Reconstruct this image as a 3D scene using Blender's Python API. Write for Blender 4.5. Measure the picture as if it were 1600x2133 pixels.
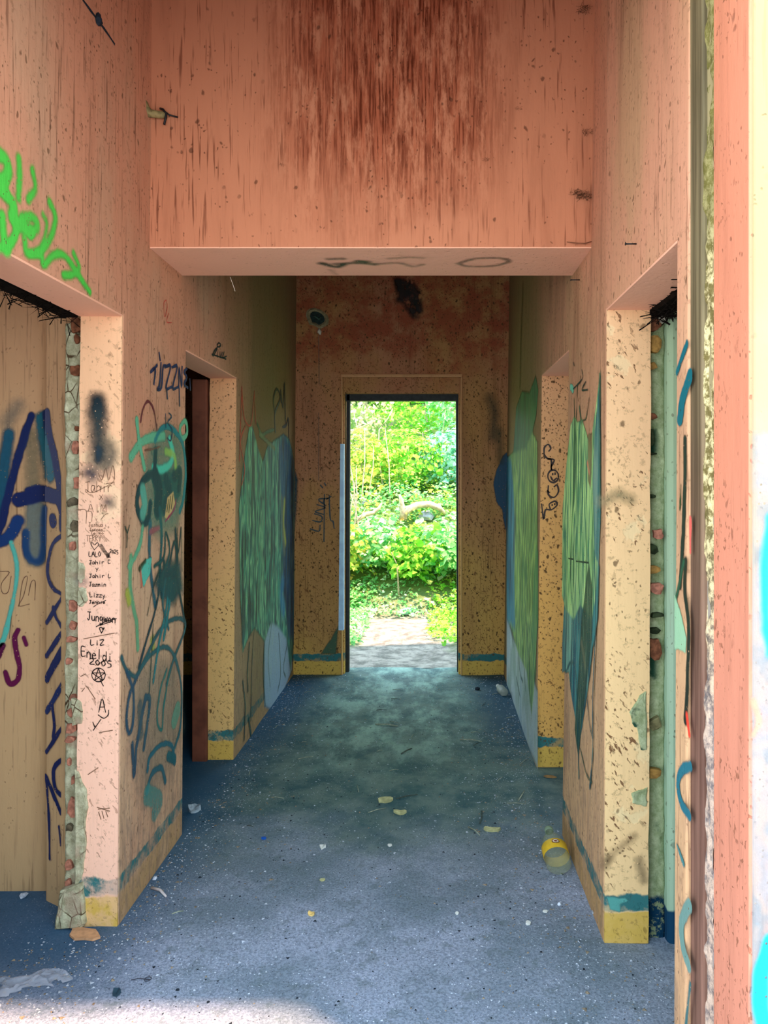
import bpy, bmesh, math, random
import numpy as np
from mathutils import Vector
random.seed(7); RS = np.random.RandomState(11)
for o in list(bpy.data.objects): bpy.data.objects.remove(o)
C = bpy.context.scene.collection
SC = bpy.context.scene

# ------------------------------------------------------------------ camera
F, PX, PY, H = 1540.0, 890.0, 1005.0, 1.5          # focal length and principal point of the 1600x2133 frame, eye height
cam_d = bpy.data.cameras.new('camera'); cam = bpy.data.objects.new('camera', cam_d); C.objects.link(cam)
cam_d.sensor_fit = 'HORIZONTAL'; cam_d.sensor_width = 36.0; cam_d.lens = 36.0 * F / 1600
cam_d.shift_x = (800 - PX) / 1600; cam_d.shift_y = (PY - 1066.5) / 1600
cam_d.clip_start = 0.02; cam_d.clip_end = 200
cam.location = (0, 0, H); cam.rotation_euler = (math.pi / 2, 0, 0)
SC.camera = cam

# ------------------------------------------------------------------ sky, sun, exposure
W = bpy.data.worlds.new('sky'); SC.world = W; W.use_nodes = True
wn = W.node_tree; wn.nodes.clear()
out = wn.nodes.new('ShaderNodeOutputWorld'); bg = wn.nodes.new('ShaderNodeBackground')
tc = wn.nodes.new('ShaderNodeTexCoord'); sx = wn.nodes.new('ShaderNodeSeparateXYZ'); rp = wn.nodes.new('ShaderNodeValToRGB')
wn.links.new(tc.outputs['Generated'], sx.inputs[0]); wn.links.new(sx.outputs['Z'], rp.inputs[0])
rp.color_ramp.elements[0].position = 0.0; rp.color_ramp.elements[0].color = (0.92, 0.96, 1.0, 1)
rp.color_ramp.elements[1].position = 0.8; rp.color_ramp.elements[1].color = (0.55, 0.76, 1.0, 1)
wn.links.new(rp.outputs[0], bg.inputs[0]); wn.links.new(bg.outputs[0], out.inputs[0])
bg.inputs[1].default_value = 1.0
sun_d = bpy.data.lights.new('sun', 'SUN'); sun = bpy.data.objects.new('sun', sun_d); C.objects.link(sun)
sun_d.energy = 3.2; sun_d.angle = math.radians(2.0); sun_d.color = (1.0, 0.60, 0.40)
el = math.radians(66); hd = Vector((-0.795, 0.607, 0))
sdir = Vector((hd.x * math.cos(el), hd.y * math.cos(el), -math.sin(el)))
sun.rotation_euler = sdir.to_track_quat('-Z', 'Y').to_euler(); sun.location = (6, -6, 12)
SC.view_settings.view_transform = 'Standard'; SC.view_settings.look = 'None'
SC.view_settings.gamma = 1.0; SC.view_settings.use_curve_mapping = False
SC.view_settings.exposure = 2.1
SC.cycles.use_denoising = True
SC.cycles.max_bounces = 10; SC.cycles.diffuse_bounces = 6; SC.cycles.transparent_max_bounces = 24
SC.cycles.sample_clamp_indirect = 6.0
def portal(name, loc, rot, sx_, sy_):
    d = bpy.data.lights.new(name, 'AREA'); d.shape = 'RECTANGLE'; d.size = sx_; d.size_y = sy_
    d.cycles.is_portal = True
    o = bpy.data.objects.new(name, d); C.objects.link(o); o.location = loc; o.rotation_euler = rot
portal('portal_entrance', (-0.4, 1.30, 1.6), (math.pi / 2, 0, 0), 2.1, 3.2)
portal('portal_garden_door', (-0.2, 6.02, 1.1), (-math.pi / 2, 0, 0), 0.95, 2.2)

# ------------------------------------------------------------------ helpers
def lin(c):
    return tuple(((v / 255) / 12.92 if v / 255 <= 0.04045 else ((v / 255 + 0.055) / 1.055) ** 2.4) for v in c) + (1.0,)
def tag(o, label=None, cat=None, group=None, kind=None):
    if label: o['label'] = label
    if cat: o['category'] = cat
    if group: o['group'] = group
    if kind: o['kind'] = kind
    return o
def mesh_obj(name, verts, faces, mat, parent=None, smooth=False):
    me = bpy.data.meshes.new(name); me.from_pydata([tuple(v) for v in verts], [], [tuple(f) for f in faces]); me.update()
    if smooth: me.polygons.foreach_set('use_smooth', [True] * len(me.polygons))
    if mat: me.materials.append(mat)
    o = bpy.data.objects.new(name, me); C.objects.link(o)
    if parent: o.parent = parent
    return o
def np_mesh(name, verts, faces, mat, parent=None, smooth=False, colors=None):
    """quads or triangles from numpy arrays"""
    verts = np.asarray(verts, np.float32); faces = np.asarray(faces, np.int32); k = faces.shape[1]
    me = bpy.data.meshes.new(name)
    me.vertices.add(len(verts)); me.vertices.foreach_set('co', verts.ravel())
    me.loops.add(faces.size); me.loops.foreach_set('vertex_index', faces.ravel())
    me.polygons.add(len(faces)); me.polygons.foreach_set('loop_start', np.arange(0, faces.size, k, dtype=np.int32))
    me.polygons.foreach_set('loop_total', np.full(len(faces), k, np.int32))
    if smooth: me.polygons.foreach_set('use_smooth', np.ones(len(faces), bool))
    me.update(calc_edges=True)
    if colors is not None:
        a = me.color_attributes.new('paint', 'FLOAT_COLOR', 'POINT'); a.data.foreach_set('color', np.asarray(colors, np.float32).ravel())
    if mat: me.materials.append(mat)
    o = bpy.data.objects.new(name, me); C.objects.link(o)
    if parent: o.parent = parent
    return o
def empty(name, loc=(0, 0, 0), parent=None):
    o = bpy.data.objects.new(name, None); C.objects.link(o); o.location = loc
    if parent: o.parent = parent
    return o
def bevel(o, w=0.006, seg=2, ang=50):
    m = o.modifiers.new('bevel', 'BEVEL'); m.width = w; m.segments = seg; m.limit_method = 'ANGLE'; m.angle_limit = math.radians(ang)
    return o
def vnoise(x, y, seed=0):
    """smooth value noise, numpy"""
    r = np.random.RandomState(seed).rand(64, 64)
    xi = np.floor(x).astype(int); yi = np.floor(y).astype(int); fx = x - xi; fy = y - yi
    fx = fx * fx * (3 - 2 * fx); fy = fy * fy * (3 - 2 * fy)
    g = lambda a, b: r[a % 64, b % 64]
    return (g(xi, yi) * (1 - fx) + g(xi + 1, yi) * fx) * (1 - fy) + (g(xi, yi + 1) * (1 - fx) + g(xi + 1, yi + 1) * fx) * fy
def fbm(x, y, seed=0, oc=3):
    s = 0; a = 0.5
    for k in range(oc):
        s = s + a * vnoise(x * 2 ** k, y * 2 ** k, seed + k); a *= 0.5
    return s / (1 - 0.5 ** oc)

class Mat:
    """small wrapper around a node tree"""
    def __init__(s, name, rough=0.9, spec=0.2):
        s.m = bpy.data.materials.new(name); s.m.use_nodes = True; s.t = s.m.node_tree; s.t.nodes.clear()
        s.out = s.n('ShaderNodeOutputMaterial'); s.b = s.n('ShaderNodeBsdfPrincipled')
        s.t.links.new(s.b.outputs[0], s.out.inputs[0])
        s.b.inputs['Roughness'].default_value = rough; s.b.inputs['Specular IOR Level'].default_value = spec
        s.geo = s.n('ShaderNodeNewGeometry').outputs['Position']
    def n(s, t): return s.t.nodes.new(t)
    def put(s, sock, v):
        if isinstance(v, bpy.types.NodeSocket): s.t.links.new(v, sock)
        elif isinstance(v, (tuple, list)) and len(v) == 3 and sock.type == 'RGBA': sock.default_value = tuple(v) + (1,)
        else: sock.default_value = v
    def vec(s, scale=(1, 1, 1), rot=(0, 0, 0), src=None, loc=(0, 0, 0)):
        k = s.n('ShaderNodeMapping'); k.vector_type = 'POINT'
        s.put(k.inputs[0], src or s.geo); k.inputs['Rotation'].default_value = rot; k.inputs['Location'].default_value = loc
        k2 = s.n('ShaderNodeVectorMath'); k2.operation = 'MULTIPLY'; s.t.links.new(k.outputs[0], k2.inputs[0]); k2.inputs[1].default_value = scale
        return k2.outputs[0]
    def noise(s, v=None, scale=5.0, detail=3.0, rough=0.55, dist=0.0):
        k = s.n('ShaderNodeTexNoise'); s.put(k.inputs['Vector'], v or s.geo); k.inputs['Scale'].default_value = scale
        k.inputs['Detail'].default_value = detail; k.inputs['Roughness'].default_value = rough; k.inputs['Distortion'].default_value = dist
        return k.outputs[0]
    def voro(s, v=None, scale=5.0, rnd=1.0, out='Distance', feat='F1'):
        k = s.n('ShaderNodeTexVoronoi'); k.feature = feat; s.put(k.inputs['Vector'], v or s.geo); k.inputs['Scale'].default_value = scale
        k.inputs['Randomness'].default_value = rnd
        return k.outputs[out]
    def rng(s, v, a, b, c=0.0, d=1.0):
        k = s.n('ShaderNodeMapRange'); k.interpolation_type = 'SMOOTHSTEP' if (c, d) == (0.0, 1.0) else 'LINEAR'
        s.put(k.inputs[0], v)
        for i, q in enumerate((a, b, c, d)): k.inputs[i + 1].default_value = q
        if a > b:
            k.inputs[1].default_value, k.inputs[2].default_value, k.inputs[3].default_value, k.inputs[4].default_value = b, a, d, c
        return k.outputs[0]
    def mth(s, op, a, b=0.0, c=None):
        k = s.n('ShaderNodeMath'); k.operation = op; s.put(k.inputs[0], a); s.put(k.inputs[1], b)
        if c is not None: s.put(k.inputs[2], c)
        return k.outputs[0]
    def mul(s, *a):
        r = a[0]
        for x in a[1:]: r = s.mth('MULTIPLY', r, x)
        return r
    def add(s, a, b): return s.mth('ADD', a, b)
    def mix(s, f, a, b, mode='MIX'):
        k = s.n('ShaderNodeMix'); k.data_type = 'RGBA'; k.blend_type = mode
        s.put(k.inputs[0], f); s.put(k.inputs[6], a); s.put(k.inputs[7], b)
        return k.outputs[2]
    def xyz(s):
        k = s.n('ShaderNodeSeparateXYZ'); s.t.links.new(s.geo, k.inputs[0]); return k.outputs
    def bump(s, h, strength=0.3, dist=0.01, nrm=None):
        k = s.n('ShaderNodeBump'); k.inputs['Strength'].default_value = strength; k.inputs['Distance'].default_value = dist
        s.put(k.inputs['Height'], h)
        if nrm: s.put(k.inputs['Normal'], nrm)
        s.t.links.new(k.outputs[0], s.b.inputs['Normal']); return k.outputs[0]
    def color(s, c): s.put(s.b.inputs['Base Color'], c)
def simple(name, rgb, rough=0.8, spec=0.3, var=0.25, scale=20.0, metal=0.0, bump=0.2):
    m = Mat(name, rough, spec); c = lin(rgb)
    n = m.noise(scale=scale, detail=4)
    m.color(m.mix(m.rng(n, 0.35, 0.65), tuple(v * (1 - var) for v in c[:3]) + (1,), tuple(min(1, v * (1 + var * 0.6)) for v in c[:3]) + (1,)))
    m.b.inputs['Metallic'].default_value = metal
    m.bump(n, bump, 0.004)
    return m.m

# ------------------------------------------------------------------ plaster of the walls
def plaster(name, hi, lo, z0=0.6, z1=2.4, stain=(70, 38, 22), streak=0.5, speck=0.5, gouge=0.0, band=True, mid=None,
            stain_mask=None, horiz='Y', smear=0.4, light=(232, 220, 170), patch=0.0, tint=None, bandwear=0.5, dens=0.5, yellow=(206, 172, 84), gsize=1.0, grime=0.0):
    m = Mat(name, 0.88, 0.15); X, Y, Z = m.xyz()
    f = m.rng(m.add(Z, m.mul(m.mth('SUBTRACT', m.noise(scale=1.3, detail=4), 0.5), 1.6)), z0, z1)
    col = m.mix(f, lin(lo), lin(hi))
    if mid: col = m.mix(m.rng(m.noise(m.vec((1, 1, 0.35)), 2.2, 5, 0.6), 0.42, 0.66), col, lin(mid))
    # broad smears of grime running down
    sm = m.rng(m.noise(m.vec((7, 7, 0.8)), 1.0, 5, 0.62, 0.6), 0.48, 0.80)
    col = m.mix(m.mul(sm, smear), col, lin(stain))
    # fine vertical scratches and runs
    v = m.vec((95, 95, 4.2))
    s1 = m.rng(m.noise(v, 1.0, 3, 0.6), 0.56, 0.68)
    s2 = m.rng(m.noise(m.vec((1, 1, 0.6)), 2.6, 4), 0.36, 0.58)
    sk = m.mul(s1, s2)
    if stain_mask is not None: sk = m.mth('MAXIMUM', m.mul(sk, 0.7), m.mul(m.rng(m.noise(m.vec((120, 120, 5.0)), 1.0, 4, 0.7), 0.40, 0.62), stain_mask(m, X, Y, Z)))
    if stain_mask is not None: col = m.mix(m.mul(stain_mask(m, X, Y, Z), 0.62), col, lin((150, 62, 30)))
    col = m.mix(m.mul(sk, streak), col, lin(stain))
    # specks: round pits and dabs
    wn_ = m.n('ShaderNodeTexNoise'); wn_.inputs['Scale'].default_value = 22; wn_.inputs['Detail'].default_value = 3; m.put(wn_.inputs['Vector'], m.geo)
    wm = m.n('ShaderNodeVectorMath'); wm.operation = 'MULTIPLY_ADD'; m.t.links.new(wn_.outputs[1], wm.inputs[0]); wm.inputs[1].default_value = (.035, .035, .035); m.t.links.new(m.geo, wm.inputs[2])
    wv = m.vec((1, 1, 0.7), src=wm.outputs[0])
    d = m.voro(wv, 26.0); pick = m.rng(m.voro(wv, 26.0, out='Color'), 0.75 - 0.4 * dens, 0.80 - 0.4 * dens)
    sp = m.mul(m.rng(d, 0.22, 0.10), pick, m.rng(m.noise(scale=3.5, detail=2), 0.52 - 0.2 * dens, 0.66 - 0.2 * dens))
    d2 = m.voro(wv, 75.0); p2 = m.rng(m.voro(wv, 75.0, out='Color'), 0.78 - 0.4 * dens, 0.82 - 0.4 * dens)
    sp2 = m.mul(m.rng(d2, 0.30, 0.14), p2, m.rng(m.noise(scale=5.0, detail=2), 0.50 - 0.2 * dens, 0.66 - 0.2 * dens))
    allsp = m.mth('MAXIMUM', sp, sp2)
    col = m.mix(m.mul(allsp, speck), col, lin((66, 38, 22)))
    h = m.mul(allsp, -0.6)
    if gouge > 0:      # oblique chips in the jamb plaster
        rv = m.vec((78 / gsize, 78 / gsize, 34 / gsize), rot=(0, math.radians(38), 0))
        gn = m.noise(rv, 1.0, 3, 0.55, 0.3)
        g = m.mul(m.rng(gn, 0.61, 0.67), m.rng(m.add(m.noise(scale=3.4, detail=3), m.mul(m.rng(Z, 1.5, 0.2, 0, 1), .14)), 0.44, 0.58))
        col = m.mix(m.mul(g, gouge), col, lin((104, 66, 40)))
        h = m.add(h, m.mul(g, -1.0))
    if patch > 0:      # paler filler where the top coat is gone
        p = m.rng(m.noise(scale=3.4, detail=5, rough=0.6), 0.60, 0.63)
        col = m.mix(m.mul(p, patch), col, lin(light)); h = m.add(h, m.mul(p, -0.4))
    if tint:            # (colour, function giving a mask)
        col = m.mix(tint[1](m, X, Y, Z), col, lin(tint[0]))
    if band:           # painted skirting: ochre yellow below a teal stripe, both worn
        e = m.mul(m.mth('SUBTRACT', m.noise(scale=14, detail=4), 0.5), 0.05)
        ze = m.add(Z, e)
        wear = m.rng(m.noise(scale=11, detail=5, rough=0.65), 0.50 - 0.1 * bandwear, 0.62)
        yel = m.mul(m.rng(ze, 0.110, 0.102), m.mth('SUBTRACT', 1.0, m.mul(wear, bandwear)))
        teal = m.mul(m.rng(ze, 0.165, 0.157), m.rng(ze, 0.105, 0.113), m.mth('SUBTRACT', 1.0, m.mul(wear, 0.5 + 0.4 * bandwear)))
        col = m.mix(yel, col, lin(yellow)); col = m.mix(teal, col, lin((52, 112, 112)))
    if band: col = m.mix(m.mul(m.mth('MAXIMUM', allsp, m.mul(m.rng(m.noise(scale=48, detail=5, rough=.7), .56, .64), .7)), speck), col, lin((88, 66, 40)))
    if grime:          # grey-brown weathering, denser towards the floor
        gm = m.mul(m.rng(m.noise(m.vec((44, 44, 11)), 1.0, 5, .7), .44, .62), m.rng(m.add(Z, m.mul(m.noise(scale=3, detail=4), .8)), 1.55, .55))
        col = m.mix(m.mul(gm, grime), col, lin((132, 112, 96)))
    m.color(col)
    hn = m.add(m.mul(m.noise(m.vec((1, 1, 0.5)), 34, 5, 0.6), 0.5), m.mul(m.noise(m.vec((60, 60, 6)), 1.0, 3), 0.25))
    m.bump(m.add(hn, h), 0.45, 0.006)
    return m.m

# ------------------------------------------------------------------ the two long walls lean a little; X of their faces
def XL(Y, Z): return -1.045 + 0.008 * Z
def XR(Y, Z):
    k = 0.004 + 0.010 * min(1, max(0, (Y - 2.41) / 0.34))
    b = 0.575 + 0.024 * min(1, max(0, (Y - 3.9) / 1.87))
    return b + k * Z
class Surf:
    """maps frame pixels on a wall to wall coordinates (s, t), and wall coordinates to space"""
    def __init__(s, kind, d=0.0): s.k = kind; s.d = d
    def hit(s, x, y):
        u = (x - PX) / F; v = (y - PY) / F
        if s.k in 'LR':
            fn = XL if s.k == 'L' else XR; Y = 3.0
            for _ in range(12): Y = fn(Y, H - v * Y) / u
            return Y, H - v * Y
        if s.k == 'F': return u * s.d, H - v * s.d
        Y = (H - s.d) / v                                # 'U', a soffit at height d; 'G', the floor
        return u * Y, Y
    def pos(s, a, b, off):
        if s.k == 'L': return (XL(a, b) + off, a, b)
        if s.k == 'R': return (XR(a, b) - off, a, b)
        if s.k == 'F': return (a, s.d - off, b)
        if s.k == 'U': return (a, b, s.d - off)
        return (a, b, s.d + off)
SL, SR, SJ1, SJ2, SJR, SJR2, SFAR, SROOM, SHEAD, SUND = Surf('L'), Surf('R'), Surf('F', 2.5), Surf('F', 3.99), Surf('F', 2.41), Surf('F', 3.9), Surf('F', 5.77), Surf('F', 2.72), Surf('F', 2.735), Surf('U', 2.37)
def floor_at(x, y, z=0.0):
    Y = (H - z) * F / (y - PY); return ((x - PX) / F * Y, Y, z)
# ------------------------------------------------------------------ structure
def slab(name, ys, zs, filled, face_x, thick, mat, parent=None, sign=-1, bev=0.008):
    """a wall standing along Y: cells ys x zs, face at face_x(Y,Z), body going to face + sign*thick"""
    ny, nz = len(ys), len(zs); V = []; idx = {}
    for s in (0, 1):
        for i, y in enumerate(ys):
            for j, z in enumerate(zs):
                idx[s, i, j] = len(V); V.append((face_x(y, z) + (sign * thick if s else 0), y, z))
    Fs = []
    fl = lambda i, j: 0 <= i < ny - 1 and 0 <= j < nz - 1 and filled(i, j)
    for i in range(ny - 1):
        for j in range(nz - 1):
            if not fl(i, j): continue
            a = [(i, j), (i + 1, j), (i + 1, j + 1), (i, j + 1)]
            Fs.append([idx[(0,) + q] for q in a]); Fs.append([idx[(1,) + q] for q in reversed(a)])
            for (di, dj, p, q) in ((-1, 0, a[0], a[3]), (1, 0, a[1], a[2]), (0, -1, a[0], a[1]), (0, 1, a[3], a[2])):
                if not fl(i + di, j + dj): Fs.append([idx[(0,) + p], idx[(0,) + q], idx[(1,) + q], idx[(1,) + p]])
    me = bpy.data.meshes.new(name); bm = bmesh.new(); bv = [bm.verts.new(v) for v in V]
    for f in Fs: bm.faces.new([bv[k] for k in f])
    bmesh.ops.delete(bm, geom=[v for v in bm.verts if not v.link_faces], context='VERTS')
    bmesh.ops.recalc_face_normals(bm, faces=bm.faces); bm.to_mesh(me); bm.free()
    me.materials.append(mat); o = bpy.data.objects.new(name, me); C.objects.link(o)
    if parent: o.parent = parent
    if bev: bevel(o, bev, 3)
    return o
def box(name, x0, x1, y0, y1, z0, z1, mat, parent=None, bev=0.0):
    V = [(x, y, z) for x in (x0, x1) for y in (y0, y1) for z in (z0, z1)]
    o = mesh_obj(name, V, [(0, 1, 3, 2), (4, 6, 7, 5), (0, 4, 5, 1), (2, 3, 7, 6), (0, 2, 6, 4), (1, 5, 7, 3)], mat, parent)
    if bev: bevel(o, bev)
    return o

HEAD = 2.064
def header_mask(m, X, Y, Z):
    dx = m.mth('ABSOLUTE', m.add(m.add(X, 0.12), m.mul(m.mth('SUBTRACT', m.noise(m.vec((1, 1, 0.15)), 3.0, 4), 0.5), 0.5)))
    a = m.rng(dx, 0.56, 0.10)
    b = m.rng(m.add(Z, m.mul(m.mth('SUBTRACT', m.noise(scale=4.0, detail=4), 0.5), 0.5)), 2.34, 2.85)
    return m.mul(a, b, m.rng(m.noise(m.vec((22, 22, 5)), 1.0, 7, 0.75), 0.34, 0.56))
def inner_olive(m, X, Y, Z):     # olive tint coming in along the inner stretch
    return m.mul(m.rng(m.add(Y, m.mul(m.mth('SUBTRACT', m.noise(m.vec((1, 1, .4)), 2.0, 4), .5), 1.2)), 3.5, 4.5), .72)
M_left = plaster('plaster_left_wall', (200, 142, 110), (206, 172, 136), 1.0, 2.3, grime=.6, mid=(192, 150, 118), smear=0.45, streak=0.6, speck=0.45, band=True, bandwear=0.55, yellow=(182, 148, 104), tint=((134, 122, 84), inner_olive), stain=(92, 58, 40))
M_right = plaster('plaster_right_wall', (208, 150, 118), (210, 172, 128), 1.0, 2.4, grime=.5, mid=(194, 152, 114), smear=0.5, streak=0.6, speck=0.4, band=True, bandwear=0.55, yellow=(186, 150, 100), tint=((140, 130, 86), inner_olive), stain=(100, 64, 44))
M_head = plaster('plaster_lintel_wall', (194, 128, 94), (194, 128, 94), 0, 1, smear=0.35, streak=0.95, speck=0.65, dens=0.45, band=False, stain=(88, 34, 14), stain_mask=header_mask)
M_jamb = plaster('plaster_jamb', (238, 190, 146), (242, 196, 168), 0.8, 2.0, smear=0.05, streak=0.08, speck=0.4, dens=.3, gouge=0.45, patch=0.25, bandwear=0.4)
def far_wet(m, X, Y, Z):
    return m.mul(m.rng(m.add(Z, m.mul(m.mth('SUBTRACT', m.noise(scale=3.0, detail=5), 0.5), 1.0)), 2.2, 2.55), m.rng(m.noise(scale=5.0, detail=6, rough=0.7), 0.33, 0.6), 0.85)
M_far = plaster('plaster_end_wall', (176, 124, 88), (196, 156, 84), 0.3, 1.6, mid=(176, 132, 80), smear=0.35, streak=0.5, speck=0.95, dens=1.0, band=True, tint=((150, 74, 50), far_wet), bandwear=0.1, gouge=0.7, gsize=1.6)
M_deep = M_left
M_room = plaster('plaster_side_room', (202, 160, 120), (204, 170, 124), 0.5, 2.3, smear=0.3, streak=0.45, speck=0.3, band=False)
M_green = plaster('pale_green_room_plaster', (156, 178, 140), (160, 190, 160), 0.5, 2.3, smear=0.05, streak=0.15, speck=0.5, band=False,
                  tint=((16, 60, 88), lambda m, X, Y, Z: m.rng(m.add(Z, m.mul(m.noise(scale=10, detail=4), 0.05)), 0.135, 0.125)))
M_out = plaster('sunlit_outer_plaster', (164, 150, 108), (160, 156, 150), 0.9, 2.0, smear=0.05, streak=0.2, speck=0.4, band=False)
M_outj = plaster('entrance_jamb_plaster', (210, 134, 102), (212, 142, 116), 0.3, 2.4, smear=0.25, streak=0.25, speck=0.45, band=False, gouge=0.6)
M_ceil = simple('stained_ceiling', (190, 150, 120), 0.9, 0.1)

# floor
def floor_mat():
    m = Mat('dusty_concrete_floor', 0.72, 0.35); X, Y, Z = m.xyz()
    big = m.noise(scale=1.6, detail=5, rough=0.6)
    c = m.mix(m.rng(big, 0.35, 0.65), lin((126, 144, 158)), lin((172, 184, 206)))
    c = m.mix(m.mul(m.rng(m.noise(scale=130, detail=5, rough=.75), .42, .60), .55), c, lin((70, 86, 100)))
    c = m.mix(m.mul(m.rng(m.noise(scale=13, detail=6, rough=.7), .52, .66), .5), c, lin((92, 110, 112)))
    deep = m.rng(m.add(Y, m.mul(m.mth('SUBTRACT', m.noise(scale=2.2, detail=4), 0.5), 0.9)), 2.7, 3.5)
    c = m.mix(deep, c, m.mix(m.rng(m.noise(scale=5, detail=6, rough=0.7), 0.35, 0.65), lin((46, 86, 92)), lin((100, 124, 118))))  # near-to-far falloff of light partly put into the floor colour
    # trodden pale track down the middle, darker blue along the walls
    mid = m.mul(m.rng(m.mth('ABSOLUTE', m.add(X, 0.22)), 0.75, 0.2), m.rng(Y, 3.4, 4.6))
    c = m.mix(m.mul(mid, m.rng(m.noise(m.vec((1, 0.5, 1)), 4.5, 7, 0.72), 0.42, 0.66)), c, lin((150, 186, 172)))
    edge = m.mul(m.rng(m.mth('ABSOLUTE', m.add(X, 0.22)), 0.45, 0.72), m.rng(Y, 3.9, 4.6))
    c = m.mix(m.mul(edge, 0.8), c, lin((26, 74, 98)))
    lft_shade = m.mul(m.rng(X, -0.75, -1.15), m.rng(Y, 1.9, 2.4))
    c = m.mix(m.mul(lft_shade, 0.85), c, lin((22, 78, 112)))  # bluish shade on the left floor, painted into its colour
    # grit
    g1 = m.mul(m.rng(m.voro(scale=150), 0.26, 0.12), m.rng(m.voro(scale=150, out='Color'), 0.66, 0.70), m.rng(m.noise(scale=3.2, detail=4), 0.40, 0.60))
    c = m.mix(g1, c, lin((196, 206, 214)))
    g2 = m.mul(m.rng(m.voro(scale=110), 0.26, 0.14), m.rng(m.voro(m.vec(loc=(3, 5, 0)), 110, out='Color'), 0.72, 0.76))
    c = m.mix(m.mul(g2, 0.8), c, lin((30, 40, 48)))
    m.color(c)
    h = m.add(m.mul(m.noise(scale=60, detail=6, rough=0.7), 0.6), m.add(g1, m.mul(big, 2.0)))
    m.bump(h, 0.6, 0.006); return m.m
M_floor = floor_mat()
nx, ny = 160, 200
gx = np.linspace(-3.6, 3.6, nx); gy = np.concatenate([np.linspace(-2, 2.0, 24)[:-1], np.linspace(2.0, 6.0, ny)]); ny = len(gy)
GX, GY = np.meshgrid(gx, gy); GZ = (fbm(GX * 2.5 + 9, GY * 2.5 + 9, 3, 4) - 0.5) * 0.02 + 0.0
idx = np.arange(nx * ny).reshape(ny, nx)
quads = np.stack([idx[:-1, :-1], idx[:-1, 1:], idx[1:, 1:], idx[1:, :-1]], -1).reshape(-1, 4)
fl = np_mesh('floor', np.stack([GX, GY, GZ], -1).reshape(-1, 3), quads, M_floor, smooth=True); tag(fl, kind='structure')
def fz(x, y): return float((fbm(np.array([x * 2.5 + 9]), np.array([y * 2.5 + 9]), 3, 4)[0] - 0.5) * 0.02)

# long walls
YL = [1.65, 1.73, 2.5, 2.735, 3.10, 3.156, 3.99, 5.78]; ZS = [-0.03, HEAD, 2.37, 3.5]
openL = lambda i, j: not (j == 0 and i in (1, 5))
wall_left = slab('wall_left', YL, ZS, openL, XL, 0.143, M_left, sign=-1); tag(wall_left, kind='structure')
YR = [1.65, 1.73, 2.41, 2.75, 3.10, 3.156, 3.9, 5.78]
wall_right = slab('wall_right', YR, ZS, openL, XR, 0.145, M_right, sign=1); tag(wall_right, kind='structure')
# clean plaster of the jambs and soffits: a thin coat of its own on each return of the openings
def coat(pts, name, parent, mat, off):
    return mesh_obj(name, pts, [(0, 1, 2, 3)], mat, parent)
def jamb(parent, fx, sign, T, y, face, z0=0.0, z1=HEAD, mat=None, name='jamb_plaster'):
    """return of an opening at Y=y; face=-1 looks towards the entrance, +1 to the garden"""
    n = 26; V = []; Fc = []
    zz = np.linspace(z0, z1, n)
    for z in zz:
        r = 0.004 * (random.random() - 0.5)
        a = fx(y, z) + sign * 0.002; b = fx(y, z) + sign * (T + r)
        for (x, yy) in ((a, y + 0.004), (a, y + face * 0.004), (b, y + face * 0.004), (b, y + 0.004)):
            V.append((x, yy if face < 0 else yy, z))
    for k in range(n - 1):
        for q in range(4):
            Fc.append((k * 4 + q, k * 4 + (q + 1) % 4, (k + 1) * 4 + (q + 1) % 4, (k + 1) * 4 + q))
    Fc += [(0, 1, 2, 3), tuple(4 * (n - 1) + q for q in (3, 2, 1, 0))]
    return mesh_obj(name, V, Fc, mat or M_jamb, parent)
M_soff = plaster('plaster_soffit', (236, 178, 146), (236, 178, 146), 0, 1, smear=0.06, streak=0.0, speck=0.1, band=False)
M_jdeep = plaster('plaster_inner_jamb', (224, 170, 120), (222, 184, 116), 0.6, 2.0, smear=0.05, streak=0.1, speck=0.7, dens=.9, gouge=0.85, gsize=1.4, bandwear=0.12)
M_jr = plaster('plaster_jamb_right', (234, 190, 142), (236, 202, 146), 0.8, 2.0, smear=0.05, streak=0.08, speck=0.5, dens=.4, gouge=0.9, patch=0.35, bandwear=0.12)
M_jr2 = plaster('plaster_inner_jamb_right', (206, 156, 112), (216, 168, 92), 0.6, 2.0, smear=0.05, streak=0.1, speck=0.85, dens=.9, gouge=0.7, bandwear=0.12)
jamb(wall_left, XL, -1, 0.143, 2.5, -1)
jamb(wall_left, XL, -1, 0.143, 3.99, -1, mat=M_jdeep)
jamb(wall_right, XR, 1, 0.145, 2.41, -1, mat=M_jr)
jamb(wall_right, XR, 1, 0.145, 3.9, -1, mat=M_jr2)
def soffit(parent, fx, sign, T, y0, y1):
    z = HEAD - 0.003; a0, a1 = fx(y0, z) + sign * 0.002, fx(y1, z) + sign * 0.002
    V = [(a0, y0, z), (a0 + sign * T, y0, z), (a1 + sign * T, y1, z), (a1, y1, z), (a0, y0, z + 0.006), (a0 + sign * T, y0, z + 0.006), (a1 + sign * T, y1, z + 0.006), (a1, y1, z + 0.006)]
    return mesh_obj('soffit_plaster', V, [(0, 1, 2, 3), (4, 5, 6, 7), (0, 1, 5, 4), (1, 2, 6, 5), (2, 3, 7, 6), (3, 0, 4, 7)], M_soff, parent)
soffit(wall_left, XL, -1, 0.143, 1.73, 2.5); soffit(wall_left, XL, -1, 0.143, 3.156, 3.99)
soffit(wall_right, XR, 1, 0.145, 1.73, 2.41); soffit(wall_right, XR, 1, 0.145, 3.156, 3.9)

# the crosswall over the passage, with its own lighter soffit
wh = box('wall_header', -1.10, 0.66, 2.735, 3.10, 2.37, 3.5, M_head, bev=0.006); tag(wh, kind='structure')
sf = box('soffit_plaster', -1.035, 0.612, 2.737, 3.098, 2.367, 2.372, M_soff, wh)

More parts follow.
